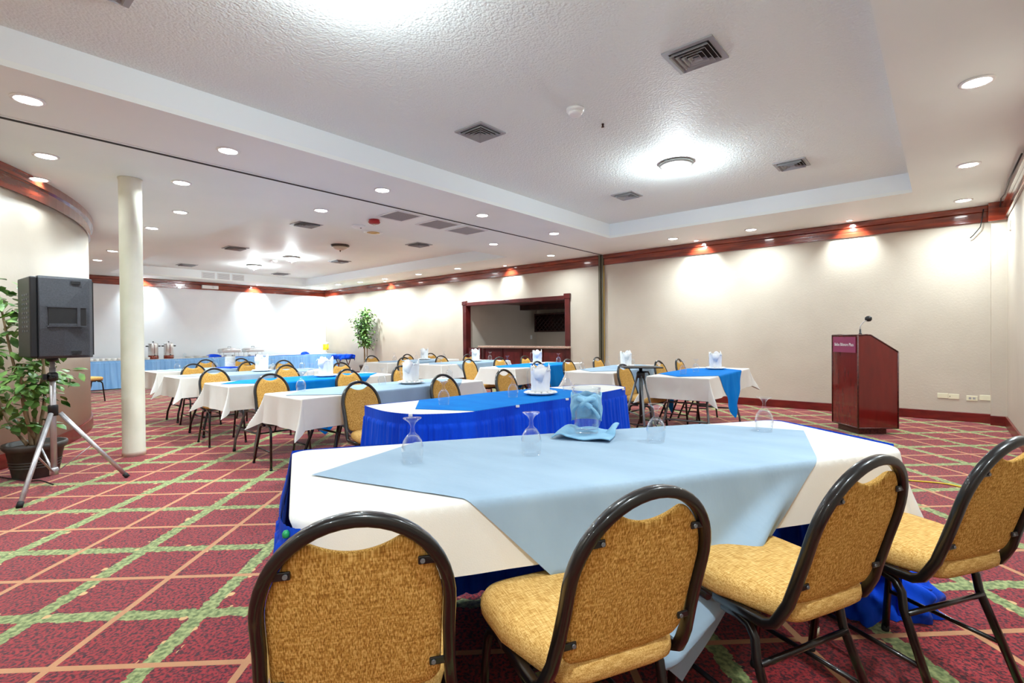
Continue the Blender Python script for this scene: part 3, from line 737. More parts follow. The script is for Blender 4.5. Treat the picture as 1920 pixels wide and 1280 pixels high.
def tables():
    rows = {  # centre x, y, half x, half y, angle, cloth colour, a, leg material, centre shift
     'T1': (-3.96, 2.80, .31, .96, 0, 'cloth_light', .97, 'metal_dark', .02, 'brown'),
     'T2': (-5.52, 2.85, .31, .95, 0, 'cloth_blue', .93, 'metal_gray', .0, 'gray'),
     'T3': (-7.12, 2.90, .30, .94, 0, 'cloth_light', .92, 'metal_dark', .0, 'brown'),
     'T4': (-8.62, 3.05, .30, .94, 0, 'cloth_light', .92, 'metal_dark', .0, 'brown'),
     'R1': (-2.26, 6.25, .33, .95, R(4), 'cloth_blue', .88, 'metal_gray', -.06, 'gray'),
     'R2': (-3.48, 6.35, .32, .93, R(6), 'cloth_light', .9, 'metal_gray', .02, 'gray'),
     'R3': (-5.0, 6.35, .32, .93, R(4), 'cloth_blue', .9, 'metal_gray', .0, 'gray'),
     'R4': (-6.62, 6.40, .32, .93, R(4), 'cloth_light', .9, 'metal_gray', .0, 'gray'),
     'R5': (-7.95, 6.30, .32, .93, R(4), 'cloth_light', .9, 'metal_dark', .0, 'brown')}
    NM = {'T1': 'left row, directly behind the skirted table', 'T2': 'left row, second from the skirted table', 'T3': 'left row, third from the skirted table', 'T4': 'left row, nearest the buffet', 'R1': 'right row, nearest the lectern', 'R2': 'right row, second from the lectern', 'R3': 'right row, third from the lectern', 'R4': 'right row, fourth from the lectern', 'R5': 'right row, farthest from the lectern'}
    for k, (cx, cy, hx, hy, a, col, ov, lm, sh, lc) in rows.items():
        make_table('folding_table', cx, cy, hx, hy, a, 'folding table with %s legs, %s' % (lc, NM[k]), lm)
        def W(pts): return [(cx+rot2(p, a)[0], cy+rot2(p, a)[1]) for p in pts]
        tab = W([(-hx-.002,-hy-.002),(hx+.002,-hy-.002),(hx+.002,hy+.002),(-hx-.002,hy+.002)])
        g = .245; gl = .25; Hx, Hy = hx+g, hy+gl
        cl = W([(-Hx,-Hy),(Hx,-Hy),(Hx,Hy),(-Hx,Hy)])
        o = link('tablecloth', drape(tab, cl, TOP, .016, .0, .07, .42, .012, seed=hash(k) % 7 if False else ord(k[1])), 'cloth_white')
        tag(o, 'white tablecloth on the table in the %s' % NM[k], 'tablecloth', 'white tablecloths')
        ov_p = W([(0,-ov+sh),(ov,sh),(0,ov+sh),(-ov,sh)])
        o = link('table_overlay', drape(tab, ov_p, TOP, .02, .004, .075, .42, .012, seed=ord(k[1])), col)
        tag(o, '%s diamond overlay cloth, %s' % ('bright blue' if col == 'cloth_blue' else 'pale blue', NM[k]), 'overlay cloth', 'diamond overlays')
tables()

# ------------------------------------------------------------------ skirted tables
def spline(pts, n):
    # Catmull-Rom through pts
    out = []; P = [Vector(p) for p in pts]; P = [P[0]*2-P[1]]+P+[P[-1]*2-P[-2]]
    for i in range(1, len(P)-2):
        for k in range(n):
            t = k/n; a, b, c, d = P[i-1], P[i], P[i+1], P[i+2]
            out.append(.5*((2*b)+(-a+c)*t+(2*a-5*b+4*c-d)*t*t+(-a+3*b-3*c+d)*t**3))
    out.append(P[-2]); return out
def skirt(path, z0, z1, closed=False, band=.065, pleat=.095, amp=.018, spread=.05, seed=1, ds=.006):
    """gathered skirting hung from a path (2D, left side of travel = inside)"""
    P = [Vector(p) for p in path]; S = [0]
    for i in range(1, len(P)): S.append(S[-1]+(P[i]-P[i-1]).length)
    Lt = S[-1]; n = int(Lt/ds); rnd = random.Random(seed); ph = [rnd.uniform(0, 2*PI) for _ in range(8)]
    pos = []; nor = []; j = 0
    for k in range(n+1):
        s = Lt*k/n
        while j < len(S)-2 and S[j+1] < s: j += 1
        t = (s-S[j])/max(1e-9, S[j+1]-S[j]); pos.append(P[j].lerp(P[j+1], t))
    for k in range(n+1):
        w = 6; d = (pos[min(n, k+w)]-pos[max(0, k-w)]).normalized(); nor.append(Vector((d.y, -d.x)))
    zs = [z1, z1-.004, z1-band*.5, z1-band+.008, z1-band, z1-band-.01, z1-band-.03] + list(np.linspace(z1-band-.07, z0, 12)); rows = []
    for z in zs:
        row = []
        for k in range(n+1):
            s = Lt*k/n; dpt = z1-z
            if dpt <= band: o_ = .006+.0016*math.sin(s*2*PI/.018)
            else:
                e = (dpt-band)/(z1-band-z0); g = min(1, .35+e*1.2)
                warp = s+.03*math.sin(s*7+ph[0])+.018*math.sin(s*17+ph[1])+.012*math.sin(s*3+ph[2]+e*2)
                f = math.sin(warp*2*PI/pleat); f2 = math.sin(warp*2*PI/(pleat*.47)+ph[3])
                o_ = .008+amp*g*(.5+.5*f)+amp*.35*g*f2*(1-.5*e)+spread*e**1.2+.004*(1-e)*math.sin(s*2*PI/.03)
            row.append((pos[k].x+nor[k].x*o_, pos[k].y+nor[k].y*o_, z))
        rows.append(row)
    b = MB(); b.grid(rows, n+1, len(zs)); return b
# T0: curved edge skirted table
T0f = [(-2.93,1.91),(-2.62,1.84),(-2.40,1.86),(-2.28,1.95),(-2.17,2.12),(-2.145,2.33),(-2.13,2.55),(-2.10,2.80),(-2.075,3.1),(-2.075,3.5),(-2.09,3.90)]
T0b = [(-2.09,3.90),(-2.17,4.03),(-2.45,4.05),(-2.66,3.62),(-2.72,3.29),(-2.79,3.02),(-2.83,2.66),(-2.86,2.36),(-2.93,1.91)]
f_ = spline(T0f, 8); b_ = spline(T0b, 8)
t = thing('skirted_table', 'curved table with royal blue gathered skirt behind the foreground table', 'table', (0,0,0))
poly = [tuple(p) for p in f_]+[tuple(p) for p in b_[1:-1]]
MB().prism(poly, TOP-.03, TOP-.006).build('tabletop', 'table_under', t)
for x, y in ((-2.78,2.1),(-2.3,2.15),(-2.62,3.8),(-2.2,3.75)):
    lg = MB().tube([(x,y,0),(x,y,TOP-.03)], .015, 8).build('leg', 'metal_gray', t)
sk = skirt([tuple(p) for p in f_]+[tuple(p) for p in b_[1:]], .015, TOP+.002, band=.065, amp=.02, seed=3, pleat=.085).build('table_skirt', 'skirt')
tag(sk, 'royal blue pleated skirt around the curved table', 'table skirt')
for x, y, l in ((-2.384,1.848,'leftmost'), (-2.128,2.52,'second from left'), (-2.08,3.02,'third from left'), (-2.085,3.87,'at the right corner')):
    o = MB().box(-.011, .011, -.006, .006, -.008, .006).build('skirt_clip', 'white_plastic'); tag(o, 'tiny white skirt clip on the curved table, %s' % l, 'clip', 'white skirt clips', (x+.012, y, TOP-.002), R(60))
o = MB().prism(poly, TOP-.006, TOP).build('tablecloth', 'cloth_white'); tag(o, 'white tablecloth lying flat under the royal blue skirt rim', 'tablecloth', 'white tablecloths')
def clip_flat(poly_sub, z, th):
    return MB().prism(poly_sub, z, z+th)
# overlay on T0: left tip, along front edge, right diagonal, back edge
fr_pts = [tuple(p) for p in f_ if p[1] > 2.15 and p[1] < 3.50 and p[0] > -2.3]
bk_pts = [tuple(p) for p in b_ if p[1] < 3.58 and p[1] > 2.28]
ovp = [(-2.53,2.01),(-2.19,2.17)]+[(x-.004, y) for x, y in fr_pts]+[(x+.004, y) for x, y in bk_pts]
o = clip_flat(ovp, TOP+.0005, .003).build('table_overlay', 'cloth_blue'); tag(o, 'bright blue overlay cloth spread on the curved skirted table', 'overlay cloth', 'diamond overlays')

# F: foreground table
FL, FR, BR, BL = (-1.235,.60), (-.12,2.50), (-.68,2.92), (-1.98,.96)
Ft = round_poly([FL, FR, BR, BL], [.05,.09,.06,.05], 5)
t = thing('foreground_table', 'large table nearest the camera under white and pale blue cloths', 'table', (0,0,0))
MB().prism(Ft, TOP-.035, TOP-.004).build('tabletop', 'table_under', t)
ex = Vector((FR[0]-FL[0], FR[1]-FL[1], 0)).normalized(); ey = Vector((ex.y, -ex.x, 0))
O = Vector((FL[0], FL[1], 0))
def F2(s, tt, z): q = O+ex*s+ey*tt; return (q.x, q.y, z)
for s, tt in ((.35,-.14),(1.9,-.14),(.35,-.62),(1.9,-.55)):
    lg = MB().tube([F2(s,tt,TOP-.036), F2(s,tt,.02)], .016, 10).build('leg', 'metal_dark', t)
    MB().lathe([(.017,0),(.018,.03)], 10, F2(s,tt,0)).build('foot_cap', 'ivory', lg)
for s in (.35, 1.9): MB().tube([F2(s,-.15,.2), F2(s,-.56,.2)], .012, 8).build('crossbar', 'metal_dark', t)
# white cloth: hangs over the front and the right end only
cl = [F2(-.02,.23,0)[:2], F2(2.33,.24,0)[:2]]
dirR = (Vector(BR)-Vector(FR)).normalized(); nR = Vector((-dirR.y, dirR.x)); 
if nR.dot(Vector((ex.x, ex.y))) < 0: nR = -nR
q1 = Vector(FR)+nR*.27+Vector((ey.x, ey.y))*.215; q2 = Vector(BR)+nR*.26
cloth = [tuple(Vector(FL)+Vector((ey.x, ey.y))*.235), tuple(q1), tuple(q2), tuple(Vector(BR)+Vector((-.004,.004))), tuple(Vector(BL)), tuple(Vector(FL)+(Vector(BL)-Vector(FL)).normalized()*.015)]
cloth = [(-1.057, .492), tuple(q1), tuple(q2), (-.68,2.925), (-1.99,.958)]
o = link('tablecloth', drape(Ft, cloth, TOP, .018, 0, .02, .30, .002, rr=.02, seed=4), 'cloth_white')
tag(o, 'white tablecloth on the foreground table, hanging at front and right', 'tablecloth', 'white tablecloths')
# pale blue diamond with a soft fold
a_ = 1.066; sc, tc_ = 1.085, -.405
dia = [F2(sc-a_, tc_, 0)[:2], F2(sc, tc_+a_, 0)[:2], F2(sc+a_, tc_, 0)[:2], F2(sc, tc_-a_, 0)[:2]]
def sm(x, a, b):
    x = min(1, max(0, (x-a)/(b-a))); return x*x*(3-2*x)
def fold(q, d, n_, P):
    rel = Vector((q[0], q[1], 0))-O; s = rel.dot(ex); tt = rel.dot(ey)
    if n_ is None:
        P.z += .0006*math.sin(s*40+2*math.sin(tt*9)); return P
    if tt > 0 and 0 < s < 2.25:
        dl_ = (s-(1.70-tt*1.25))/.06; f1 = math.exp(-dl_*dl_)*sm(tt, .05, .32)*.075
        d2 = (s-(1.55-tt*1.15))/.09; f2 = -math.exp(-d2*d2)*sm(tt, .08, .3)*.008
        d3 = (s-(.85+tt*.25))/.12; f3 = math.exp(-d3*d3)*sm(tt, .1, .5)*.02
        push = sm(TOP-P.z, .235, .31)
        seat = max(math.exp(-((s-.73)/.23)**4), math.exp(-((s-1.60)/.22)**4))
        out = f1+f2+f3+.03*sm(tt, .1, .6)
        out -= .19*push*seat
        P = P+ey*out
        P.z += .04*sm(tt, .35, .65)
    return P
o = link('table_overlay', drape(Ft, dia, TOP, .014, .004, .045, .30, .002, rr=.02, fn=fold, seed=2), 'cloth_light')
tag(o, 'pale blue overlay hanging to a point between the foreground chairs', 'overlay cloth', 'diamond overlays')
# royal blue skirt on the left end and the back
path = [(-1.17,.585),(-1.20,.575),(-1.27,.585),(-1.42,.655),(-1.62,.765),(-1.93,.93),(-1.985,.965),(-1.985,1.0),(-1.8,1.3),(-1.3,2.03),(-.9,2.62),(-.74,2.87),(-.68,2.935),(-.62,2.915),(-.38,2.75),(-.16,2.585)]
path = [tuple(p) for p in spline(path[::-1], 6)]
o = skirt(path, .02, TOP-.004, band=.06, amp=.022, spread=.045, seed=5, pleat=.10).build('table_skirt', 'skirt')
tag(o, 'royal blue pleated skirt round left end and back of the foreground table', 'table skirt')
o = MB().lathe([(0,-.008),(.008,-.006),(.009,.004),(.005,.01),(0,.011)], 10).build('skirt_clip', 'green_clip'); tag(o, 'small green skirt clip at the left corner of the foreground table', 'clip', None, (-1.205,.562,TOP-.022))
# bundle of loose skirting on the floor
b = MB(); rows = []; rnd = random.Random(9)
NU, NV = 96, 40
for j in range(NV):
    row = []
    for i in range(NU):
        a = 2*PI*i/NU; v = j/(NV-1); th = v*PI/2
        rad = 1+.16*math.sin(5*a+3*v)+.12*math.sin(9*a-7*v+1)+.10*math.sin(15*a+11*v)+.06*math.sin(27*a-9*v)
        x = .25*math.cos(th)*math.cos(a)*rad; y = .15*math.cos(th)*math.sin(a)*rad; z = .15*math.sin(th)**.8*(1+.2*math.sin(4*a)+.1*math.sin(11*a))
        row.append((x, y, .003+z))
    rows.append(row)
b.grid(rows, NU, NV, True, wrap=True)
o = b.build('cloth_bundle', 'skirt'); tag(o, 'crumpled royal blue cloth heaped on the carpet below the table', 'cloth', None, (-.24,2.72,0), R(40))

# ------------------------------------------------------------------ tableware
def goblet():
    t = thing('water_goblet', 'x', 'glass')
    b = MB()
    prof = [(.0335,.0), (.0365,.018), (.0395,.040), (.0385,.058), (.033,.078), (.022,.095), (.012,.104), (.0075,.112), (.0085,.118), (.0065,.124), (.0072,.132), (.013,.143), (.024,.152), (.0325,.157), (.033,.1595), (.0,.1598)]
    inner = [(.0,.0975), (.010,.0965), (.0205,.0925), (.0315,.077), (.037,.058), (.0380,.040), (.0350,.018), (.0322,.0)]
    b.lathe(inner+prof, 28)
    b.build('bowl', 'glass', t); return t
GB = Proto(goblet())
def gob(x, y, z, label): return GB.put((x, y, z), random.uniform(0,6), label, 'upturned water goblets')
zF = TOP+.0055
gob(-1.44,1.13,zF,'upturned water goblet, leftmost on the foreground table')
gob(-1.185,1.49,zF,'upturned water goblet left of the pitcher on the foreground table')
gob(-.915,1.99,zF,'upturned water goblet right of the pitcher on the foreground table')
gob(-.63,2.52,zF,'upturned water goblet, rightmost on the foreground table')
z0_ = TOP+.004
gob(-2.52,2.24,z0_,'upturned water goblet, left on the curved skirted table'); gob(-2.42,2.83,z0_,'upturned goblet beside the pitcher on the curved skirted table'); gob(-2.36,3.45,z0_,'upturned goblet at the right of the curved skirted table')
z1_ = TOP+.0055
gl = {'T1': [(-4.15,2.08),(-4.1,2.86),(-4.05,3.68)], 'T2': [(-5.6,3.67),(-5.55,2.90)], 'T3': [(-7.14,3.60),(-7.2,3.2)], 'T4': [(-8.5,2.4),(-8.5,2.9)],
 'R1': [(-2.27,5.66),(-2.28,6.08)], 'R2': [(-3.66,5.70),(-3.62,6.3),(-3.55,6.92)], 'R3': [(-5.05,5.78),(-4.95,6.98)], 'R4': [(-6.6,7.05),(-6.6,5.77)], 'R5': [(-7.95,5.83),(-8.0,6.4),(-8.0,7.12)]}
for k, l in gl.items():
    for i, (x, y) in enumerate(l):
        gob(x, y, z1_, 'upturned goblet at the %s of %s' % ((('left', 'right') if len(l) == 2 else ('left', 'middle', 'right'))[i], DESC[k]))
def pitcher_obj():
    t = thing('water_pitcher', 'x', 'pitcher')
    b = MB(); n = 32
    prof = [(.050,.0),(.053,.01),(.056,.06),(.059,.13),(.062,.185),(.064,.205)]
    inn = [(.0605,.205),(.0585,.185),(.0555,.13),(.0525,.06),(.049,.022),(.0,.018)]
    vs = []
    full = [(0,0)]+prof+inn; rings = []
    for r, z in full:
        row = []
        for k in range(n):
            a = 2*PI*k/n; q = r*(1+(.018*math.cos(8*a) if z < .18 else 0)); lip = max(0, math.cos(a-PI))**12*(.02 if z > .19 else 0)
            row.append((math.cos(a)*(q+lip), math.sin(a)*q, z+(.012 if z > .2 else 0)*max(0, math.cos(a-PI))**8))
        rings.append(row)
    b.grid(rings, n, len(rings), True, wrap=True); b.build('body', 'clear_plastic', t)
    h = [(.060,0,.185),(.085,0,.19),(.104,0,.17),(.108,0,.13),(.10,0,.075),(.082,0,.045),(.058,0,.045)]
    MB().tube([tuple(p) for p in spline(h, 5)], .0085, 10, flat=.8).build('handle', 'clear_plastic', t)
    return t
PT = Proto(pitcher_obj())
def napkin_wrap():
    """white napkin wound round the pitcher, top corner folded over"""
    b = MB(); n = 44; rings = []
    for j, z in enumerate(np.linspace(.012, .20, 12)):
        row = []
        for k in range(n):
            a = 2*PI*k/n; c, s = math.cos(a), math.sin(a)
            p_ = .62; r = .067+.006*(z/.2)+.0035*math.sin(9*a+z*18)+.002*math.sin(21*a+40*z)
            x = math.copysign(abs(c)**p_, c)*r; y = math.copysign(abs(s)**p_, s)*r
            zz = z+(.02*math.sin(3*a+.5)+.014*math.sin(7*a) if j == 11 else 0)
            row.append((x, y, zz))
        rings.append(row)
    b.grid(rings, n, 12, True, wrap=True)
    # folded corner
    b.add([(-.05,-.078,.19),(.045,-.078,.205),(.0,-.082,.09),(-.055,-.08,.13)], [(0,1,2,3)], True)
    return b
nw = napkin_wrap().build('napkin_wrap', 'napkin_white', solid=.002); tag(nw, 'x', 'napkin'); NW = Proto(nw)
def plate_obj():
    t = thing('serving_plate', 'x', 'plate')
    MB().lathe([(0,.003),(.07,.003),(.08,.0),(.085,.002),(.13,.016),(.131,.019),(.085,.008),(.075,.007),(0,.007)], 40).build('dish', 'white_plastic', t)
    b = MB()
    for k in range(13):
        a = k*2*PI/13; r = .10+random.uniform(-.01,.01); x, y = r*math.cos(a), r*math.sin(a)
        b.lathe([(0,-.008),(.014,-.006),(.016,0),(.010,.006),(0,.008)], 8, (x, y, .022), 1.5, .8)
    b.build('sweets', 'paper', t); return t
PL = Proto(plate_obj())
pits = {'T0': (-2.37,3.10), 'T1': (-3.95,3.09), 'T2': (-5.5,3.06), 'T3': (-7.15,3.03), 'R1': (-2.27,6.74), 'R2': (-3.5,6.62), 'R3': (-5.0,6.46), 'R4': (-6.6,6.66), 'R5': (-8.0,6.6)}
for k, (x, y) in pits.items():
    z = z0_ if k == 'T0' else z1_
    PL.put((x, y, z), random.uniform(0, 6), 'white plate under the wrapped pitcher on '+DESC[k], 'plates under pitchers')
    ang = R(-130)+random.uniform(-.3,.3)
    PT.put((x, y, z+.0075), ang, 'water pitcher wrapped in white cloth on '+DESC[k], 'water pitchers')
    NW.put((x, y, z+.0075), R(40)+random.uniform(-.2,.2), 'white napkin wrapped round the pitcher on '+DESC[k], 'pitcher napkins')
# T4: stack of white plates on blue cloth
o = MB().box(-.16,.16,-.13,.13,0,.012).build('folded_cloth', 'skirt', bevel=.004); tag(o, 'folded dark blue cloth under the plate stack, rearmost left table', 'cloth', None, (-8.5,3.12,z1_), .3)
for k in range(9):
    o = MB().lathe([(0,0),(.055,0),(.075,.012),(.077,.017),(.055,.006),(0,.006)], 24).build('plate', 'white_plastic') if k == 0 else o.copy()
    if k: C.objects.link(o)
    tag(o, 'small white plate in the stack on the rearmost left table', 'plate', 'stacked small plates', (-8.5,3.12,z1_+.0125+k*.018))
# foreground pitcher, handle to the right, tied with a pale blue napkin
px_, py_ = -1.215, 1.925
def napkin_base():
    b = MB(); n = 34; rows = []
    for j in range(n):
        row = []
        for i in range(n):
            u, v = -1+2*i/(n-1), -1+2*j/(n-1); x, y = u*.125, v*.125
            d = max(abs(u), abs(v)); z = .003+.010*sm(d, .35, .8)*(.5+.5*math.sin(5*u+2*v))
            if u < -.5: z += .022*math.sin(min(PI, (-u-.5)/.5*PI))*(.6+.4*math.sin(3*v))
            if u > .65 and v > .2: z += .03*math.sin(min(PI, (u-.65)/.35*PI*.7))
            row.append((x, y, z+.001))
        rows.append(row)
    b.grid(rows, n, n); return b
o = napkin_base().build('folded_napkin', 'napkin_light', solid=.006); o.modifiers['solid'].offset = 1
tag(o, 'pale blue folded napkin under the clear pitcher', 'napkin', None, (px_,py_,TOP+.0055), R(20))
yaw_r = R(40.6)
PT.put((px_, py_, TOP+.016), R(-25), 'clear water pitcher tied with a pale blue napkin, foreground table', 'water pitchers')
t = thing('tied_napkin', 'pale blue napkin knotted round the clear foreground pitcher', 'napkin', (px_, py_, TOP+.016), R(32))
b = MB(); n = 48; rows = []
for j in range(9):
    v = j/8; row = []
    for k in range(n):
        a = 2*PI*k/n; back = .5-.5*math.cos(a+PI/2)          # local -y is the knot side
        lo = .09+.055*(math.sin(a-PI/2)*-.5+.5)*0; front = max(0, -math.sin(a))
        zlo = .055+.085*front**.7; zhi = .178+.006*math.sin(5*a)
        z = zlo+(zhi-zlo)*v; r = .0665+.0035*math.sin(13*v*3+a*2)*.5+.002*math.sin(9*a+7*v)+.006*math.sin(v*PI)*.5
        row.append((r*math.cos(a), r*math.sin(a), z))
    rows.append(row)
b.grid(rows, n, 9, True, wrap=True); b.build('wrap', 'napkin_light', t, solid=.002)
b = MB()
b.tube([tuple(p) for p in spline([(-.035,-.066,.165),(-.015,-.082,.158),(.005,-.086,.140),(.018,-.078,.128)], 6)], .012, 10)
b.tube([tuple(p) for p in spline([(.035,-.066,.160),(.012,-.085,.162),(-.012,-.086,.146),(-.02,-.074,.132)], 6)], .011, 10)
b.build('knot', 'napkin_light', t)
b = MB(); b.tube([tuple(p) for p in spline([(.01,-.08,.135),(.03,-.083,.12),(.045,-.074,.098),(.05,-.068,.085)], 6)], [.008+.0006*k for k in range(19)], 10, flat=.5).build('tail', 'napkin_light', t)

# ------------------------------------------------------------------ buffet along the white wall
BX0, BX1, BY0, BY1, BT = -16.25, -15.45, .6, 8.98, .70
t = thing('buffet_table', 'long buffet table against the white far wall', 'table')
MB().box(BX0, BX1, BY0, BY1, BT-.035, BT-.004).build('tabletop', 'table_under', t)
for y in (1.0, 3.5, 6.0, 8.6):
    for x in (BX0+.1, BX1-.1): MB().tube([(x,y,0),(x,y,BT-.036)], .015, 8).build('leg', 'metal_gray', t)
o = MB().box(BX0, BX1, BY0, BY1, BT-.0035, BT).build('tablecloth', 'cloth_white'); tag(o, 'white cloth on top of the long buffet', 'tablecloth', 'white tablecloths')
o = skirt([(BX1, BY0), (BX1, BY1), (BX0, BY1)], .02, BT+.001, band=.05, amp=.022, spread=.04, seed=8, pleat=.13, ds=.014).build('table_skirt', 'skirt_light')
tag(o, 'pale blue pleated skirt along the far buffet', 'table skirt')
def cup():
    return MB().lathe([(.0,.004),(.02,.004),(.022,0),(.026,.002),(.036,.03),(.04,.06),(.037,.06),(.033,.032),(.02,.008),(0,.008)], 14)
cu = cup().build('cup', 'white_plastic'); tag(cu, 'x', 'cup'); CU = Proto(cu)
for j in range(3):
    for i in range(12):
        CU.put((-15.62-.11*j, 2.5+i*.115, BT+.0005), 0, 'white cup in the rows at the left end of the buffet', 'cups on the buffet')
def urn(y, label):
    t = thing('coffee_urn', label, 'coffee urn', (-15.8, y, BT+.0005), 0, 'coffee urns')
    MB().lathe([(0,0),(.115,0),(.118,.01),(.118,.09),(.108,.095)], 28).build('base', 'wood', t)
    MB().lathe([(.108,.095),(.112,.10),(.112,.40),(.108,.41),(.06,.43),(0,.435)], 28).build('tank', 'steel', t)
    MB().lathe([(0,.435),(.012,.436),(.02,.46),(0,.465)], 12).build('lid_knob', 'black', t)
    for s in (-1, 1): MB().obox((0, s*.135, .34), (.018,0,0), (0,.028,0), (0,0,.015)).build('handle', 'black', t, bevel=.005)
    sp = MB().tube([(.112,0,.11),(.15,0,.11),(.155,0,.085)], .010, 8).build('spout', 'black', t)
    MB().tube([(.118,0,.14),(.118,0,.38)], .005, 6).build('gauge', 'wood', t)
urn(3.92, 'tall steel coffee urn next to the column, left of two'); urn(4.27, 'tall steel coffee urn, right of two on the buffet')
t = thing('glass_jug', 'clear jug standing right of the coffee urns', 'jug', (-15.8, 4.64, BT+.0005))
MB().lathe([(0,0),(.045,0),(.05,.01),(.052,.10),(.045,.14),(.042,.14),(.048,.10),(.046,.012),(0,.008)], 20).build('body', 'clear_plastic', t)
MB().tube([(0,.05,.12),(0,.08,.11),(0,.08,.05),(0,.05,.03)], .005, 6).build('handle', 'clear_plastic', t)
o0 = None
for i in range(3):
    for k in range(4):
        if o0 is None: o0 = MB().lathe([(0,0),(.06,0),(.10,.012),(.102,.015),(.06,.006),(0,.005)], 20).build('dinner_plate', 'white_plastic'); o = o0
        else: o = o0.copy(); C.objects.link(o)
        tag(o, 'white plate in the low stacks between urns and chafing dishes', 'plate', 'plates on the buffet', (-15.75, 4.72+i*.22, BT+.0005+k*.012))
def rumple(sx, sy, sz, seed):
    rnd = random.Random(seed); b = MB(); rows = []
    for j in range(9):
        row = []
        for i in range(22):
            a = 2*PI*i/22; th = j/8*PI/2; r = 1+.2*math.sin(3*a+seed)+.12*math.sin(7*a+j)
            row.append((sx*math.cos(th)*math.cos(a)*r, sy*math.cos(th)*math.sin(a)*r, sz*math.sin(th)*(1+.2*math.sin(4*a+seed))+.001))
        rows.append(row)
    b.grid(rows, 22, 9, True, wrap=True); return b
o = rumple(.09,.20,.075,2).build('cloth_bundle', 'skirt'); tag(o, 'rumpled royal blue cloth left of the chafing dishes', 'cloth', None, (-15.72, 5.32, BT+.0005))
o = rumple(.08,.14,.07,4).build('cloth_bundle', 'skirt'); tag(o, 'rumpled dark blue napkin left of the glass rows', 'cloth', None, (-15.7, 8.0, BT+.0005))
def chafer(y, label):
    t = thing('chafing_dish', label, 'chafing dish', (-15.8, y, BT+.0005), 0, 'chafing dishes')
    MB().box(-.17,.17,-.26,.26,.13,.19).build('pan', 'steel', t, bevel=.015)
    b = MB(); rows = []
    for j in range(7):
        v = j/6; k = math.cos(v*PI/2)**.5 if j < 6 else 0
        rows.append([(.17*k*x, .26*k*y_, .192+.065*math.sin(v*PI/2)) for x, y_ in [(-1,-1),(0,-1.0),(1,-1),(1,0),(1,1),(0,1),(-1,1),(-1,0)]])
    b.grid(rows, 8, 7, True, wrap=True); b.build('lid', 'steel', t)
    MB().tube([(.0,-.04,.255),(0,-.04,.285),(0,.04,.285),(0,.04,.255)], .006, 8).build('lid_handle', 'black', t)
    MB().box(-.18,.18,-.275,.275,.118,.13).build('rack', 'steel', t)
    for sx in (-1,1):
        for sy in (-1,1): MB().tube([(sx*.15, sy*.20, 0), (sx*.15, sy*.20, .118)], .008, 8).build('leg', 'steel', t)
    for s in (-1, 1): MB().lathe([(0,0),(.035,0),(.035,.05),(0,.05)], 14, (0, s*.1, 0)).build('fuel_can', 'steel', t)
chafer(5.78, 'steel chafing dish, left of two on the buffet'); chafer(6.44, 'steel chafing dish, right of two on the buffet')
for y0, y1, l in ((5.5,6.05,'left'), (6.2,6.7,'middle'), (7.0,7.9,'right')):
    o = MB().box(-15.62,-15.442,y0,y1,BT+.0005,BT+.004).build('table_runner', 'skirt'); tag(o, 'flat royal blue cloth strip on the buffet edge, %s one' % l, 'cloth', 'buffet cloth strips')
tb = None
for j in range(2):
    for i in range(7):
        if tb is None: tb = MB().lathe([(0,.004),(.022,.004),(.024,0),(.026,.002),(.032,.10),(.030,.10),(.024,.01),(0,.008)], 12).build('tumbler', 'glass'); o = tb
        else: o = tb.copy(); C.objects.link(o)
        tag(o, 'clear tumbler in the rows left of the juice dispenser', 'glass', 'tumblers on the buffet', (-15.68-.1*j, 8.06+i*.08, BT+.0005))
t = thing('juice_dispenser', 'round dispenser of yellow juice at the buffet corner', 'juice dispenser', (-15.75, 8.77, BT+.0005))
MB().lathe([(0,0),(.12,0),(.125,.012),(.04,.02),(.025,.04),(.025,.10),(.06,.115),(.09,.12)], 28).build('stand', 'steel', t)
MB().lathe([(.0,.1205),(.092,.1205),(.095,.13),(.095,.31),(.0,.31)], 28).build('juice_tank', 'juice', t)
MB().lathe([(.098,.311),(.098,.33),(.085,.36),(.05,.385),(.0,.392)], 28).build('lid', 'steel', t)
MB().tube([(.09,.0,.15),(.125,0,.15),(.128,0,.12)], .010, 8).build('tap', 'black', t)
# tray stand with cloth
t = thing('tray_stand', 'folding tray stand with crossed dark legs by the far corner', 'tray stand', (-14.3, 8.55, 0), 0)
for s in (-.17, .17):
    for q in (-1, 1): MB().tube([(q*.2, s, 0), (-q*.2, s, .68)], .015, 8).build('leg', 'wood', t)
for q in (-1, 1): MB().tube([(q*.2, -.2, .68), (q*.2, .2, .68)], .015, 8).build('rail', 'wood', t)
b = MB(); rows = []
NX, NYY = 30, 24
for j in range(NYY):
    row = []
    for i in range(NX):
        u, v = -1+2*i/(NX-1), -1+2*j/(NYY-1); x, y = u*.40, v*.36; ax, ay = max(0, abs(x)-.25), max(0, abs(y)-.22)
        d = math.hypot(ax, ay); z = .70-d+.01*math.sin(x*25)*math.cos(y*20)
        row.append((min(.27, max(-.27, x))+.02*math.sin(y*30)*(d > 0)+.012*math.sin(x*40), min(.24, max(-.24, y))+.02*math.sin(x*30)*(d > 0), z))
    rows.append(row)
b.grid(rows, NX, NYY); o = b.build('tray_cloth', 'skirt', solid=.004); tag(o, 'royal blue cloth draped on the tray stand', 'cloth', None, (-14.3, 8.55, 0))

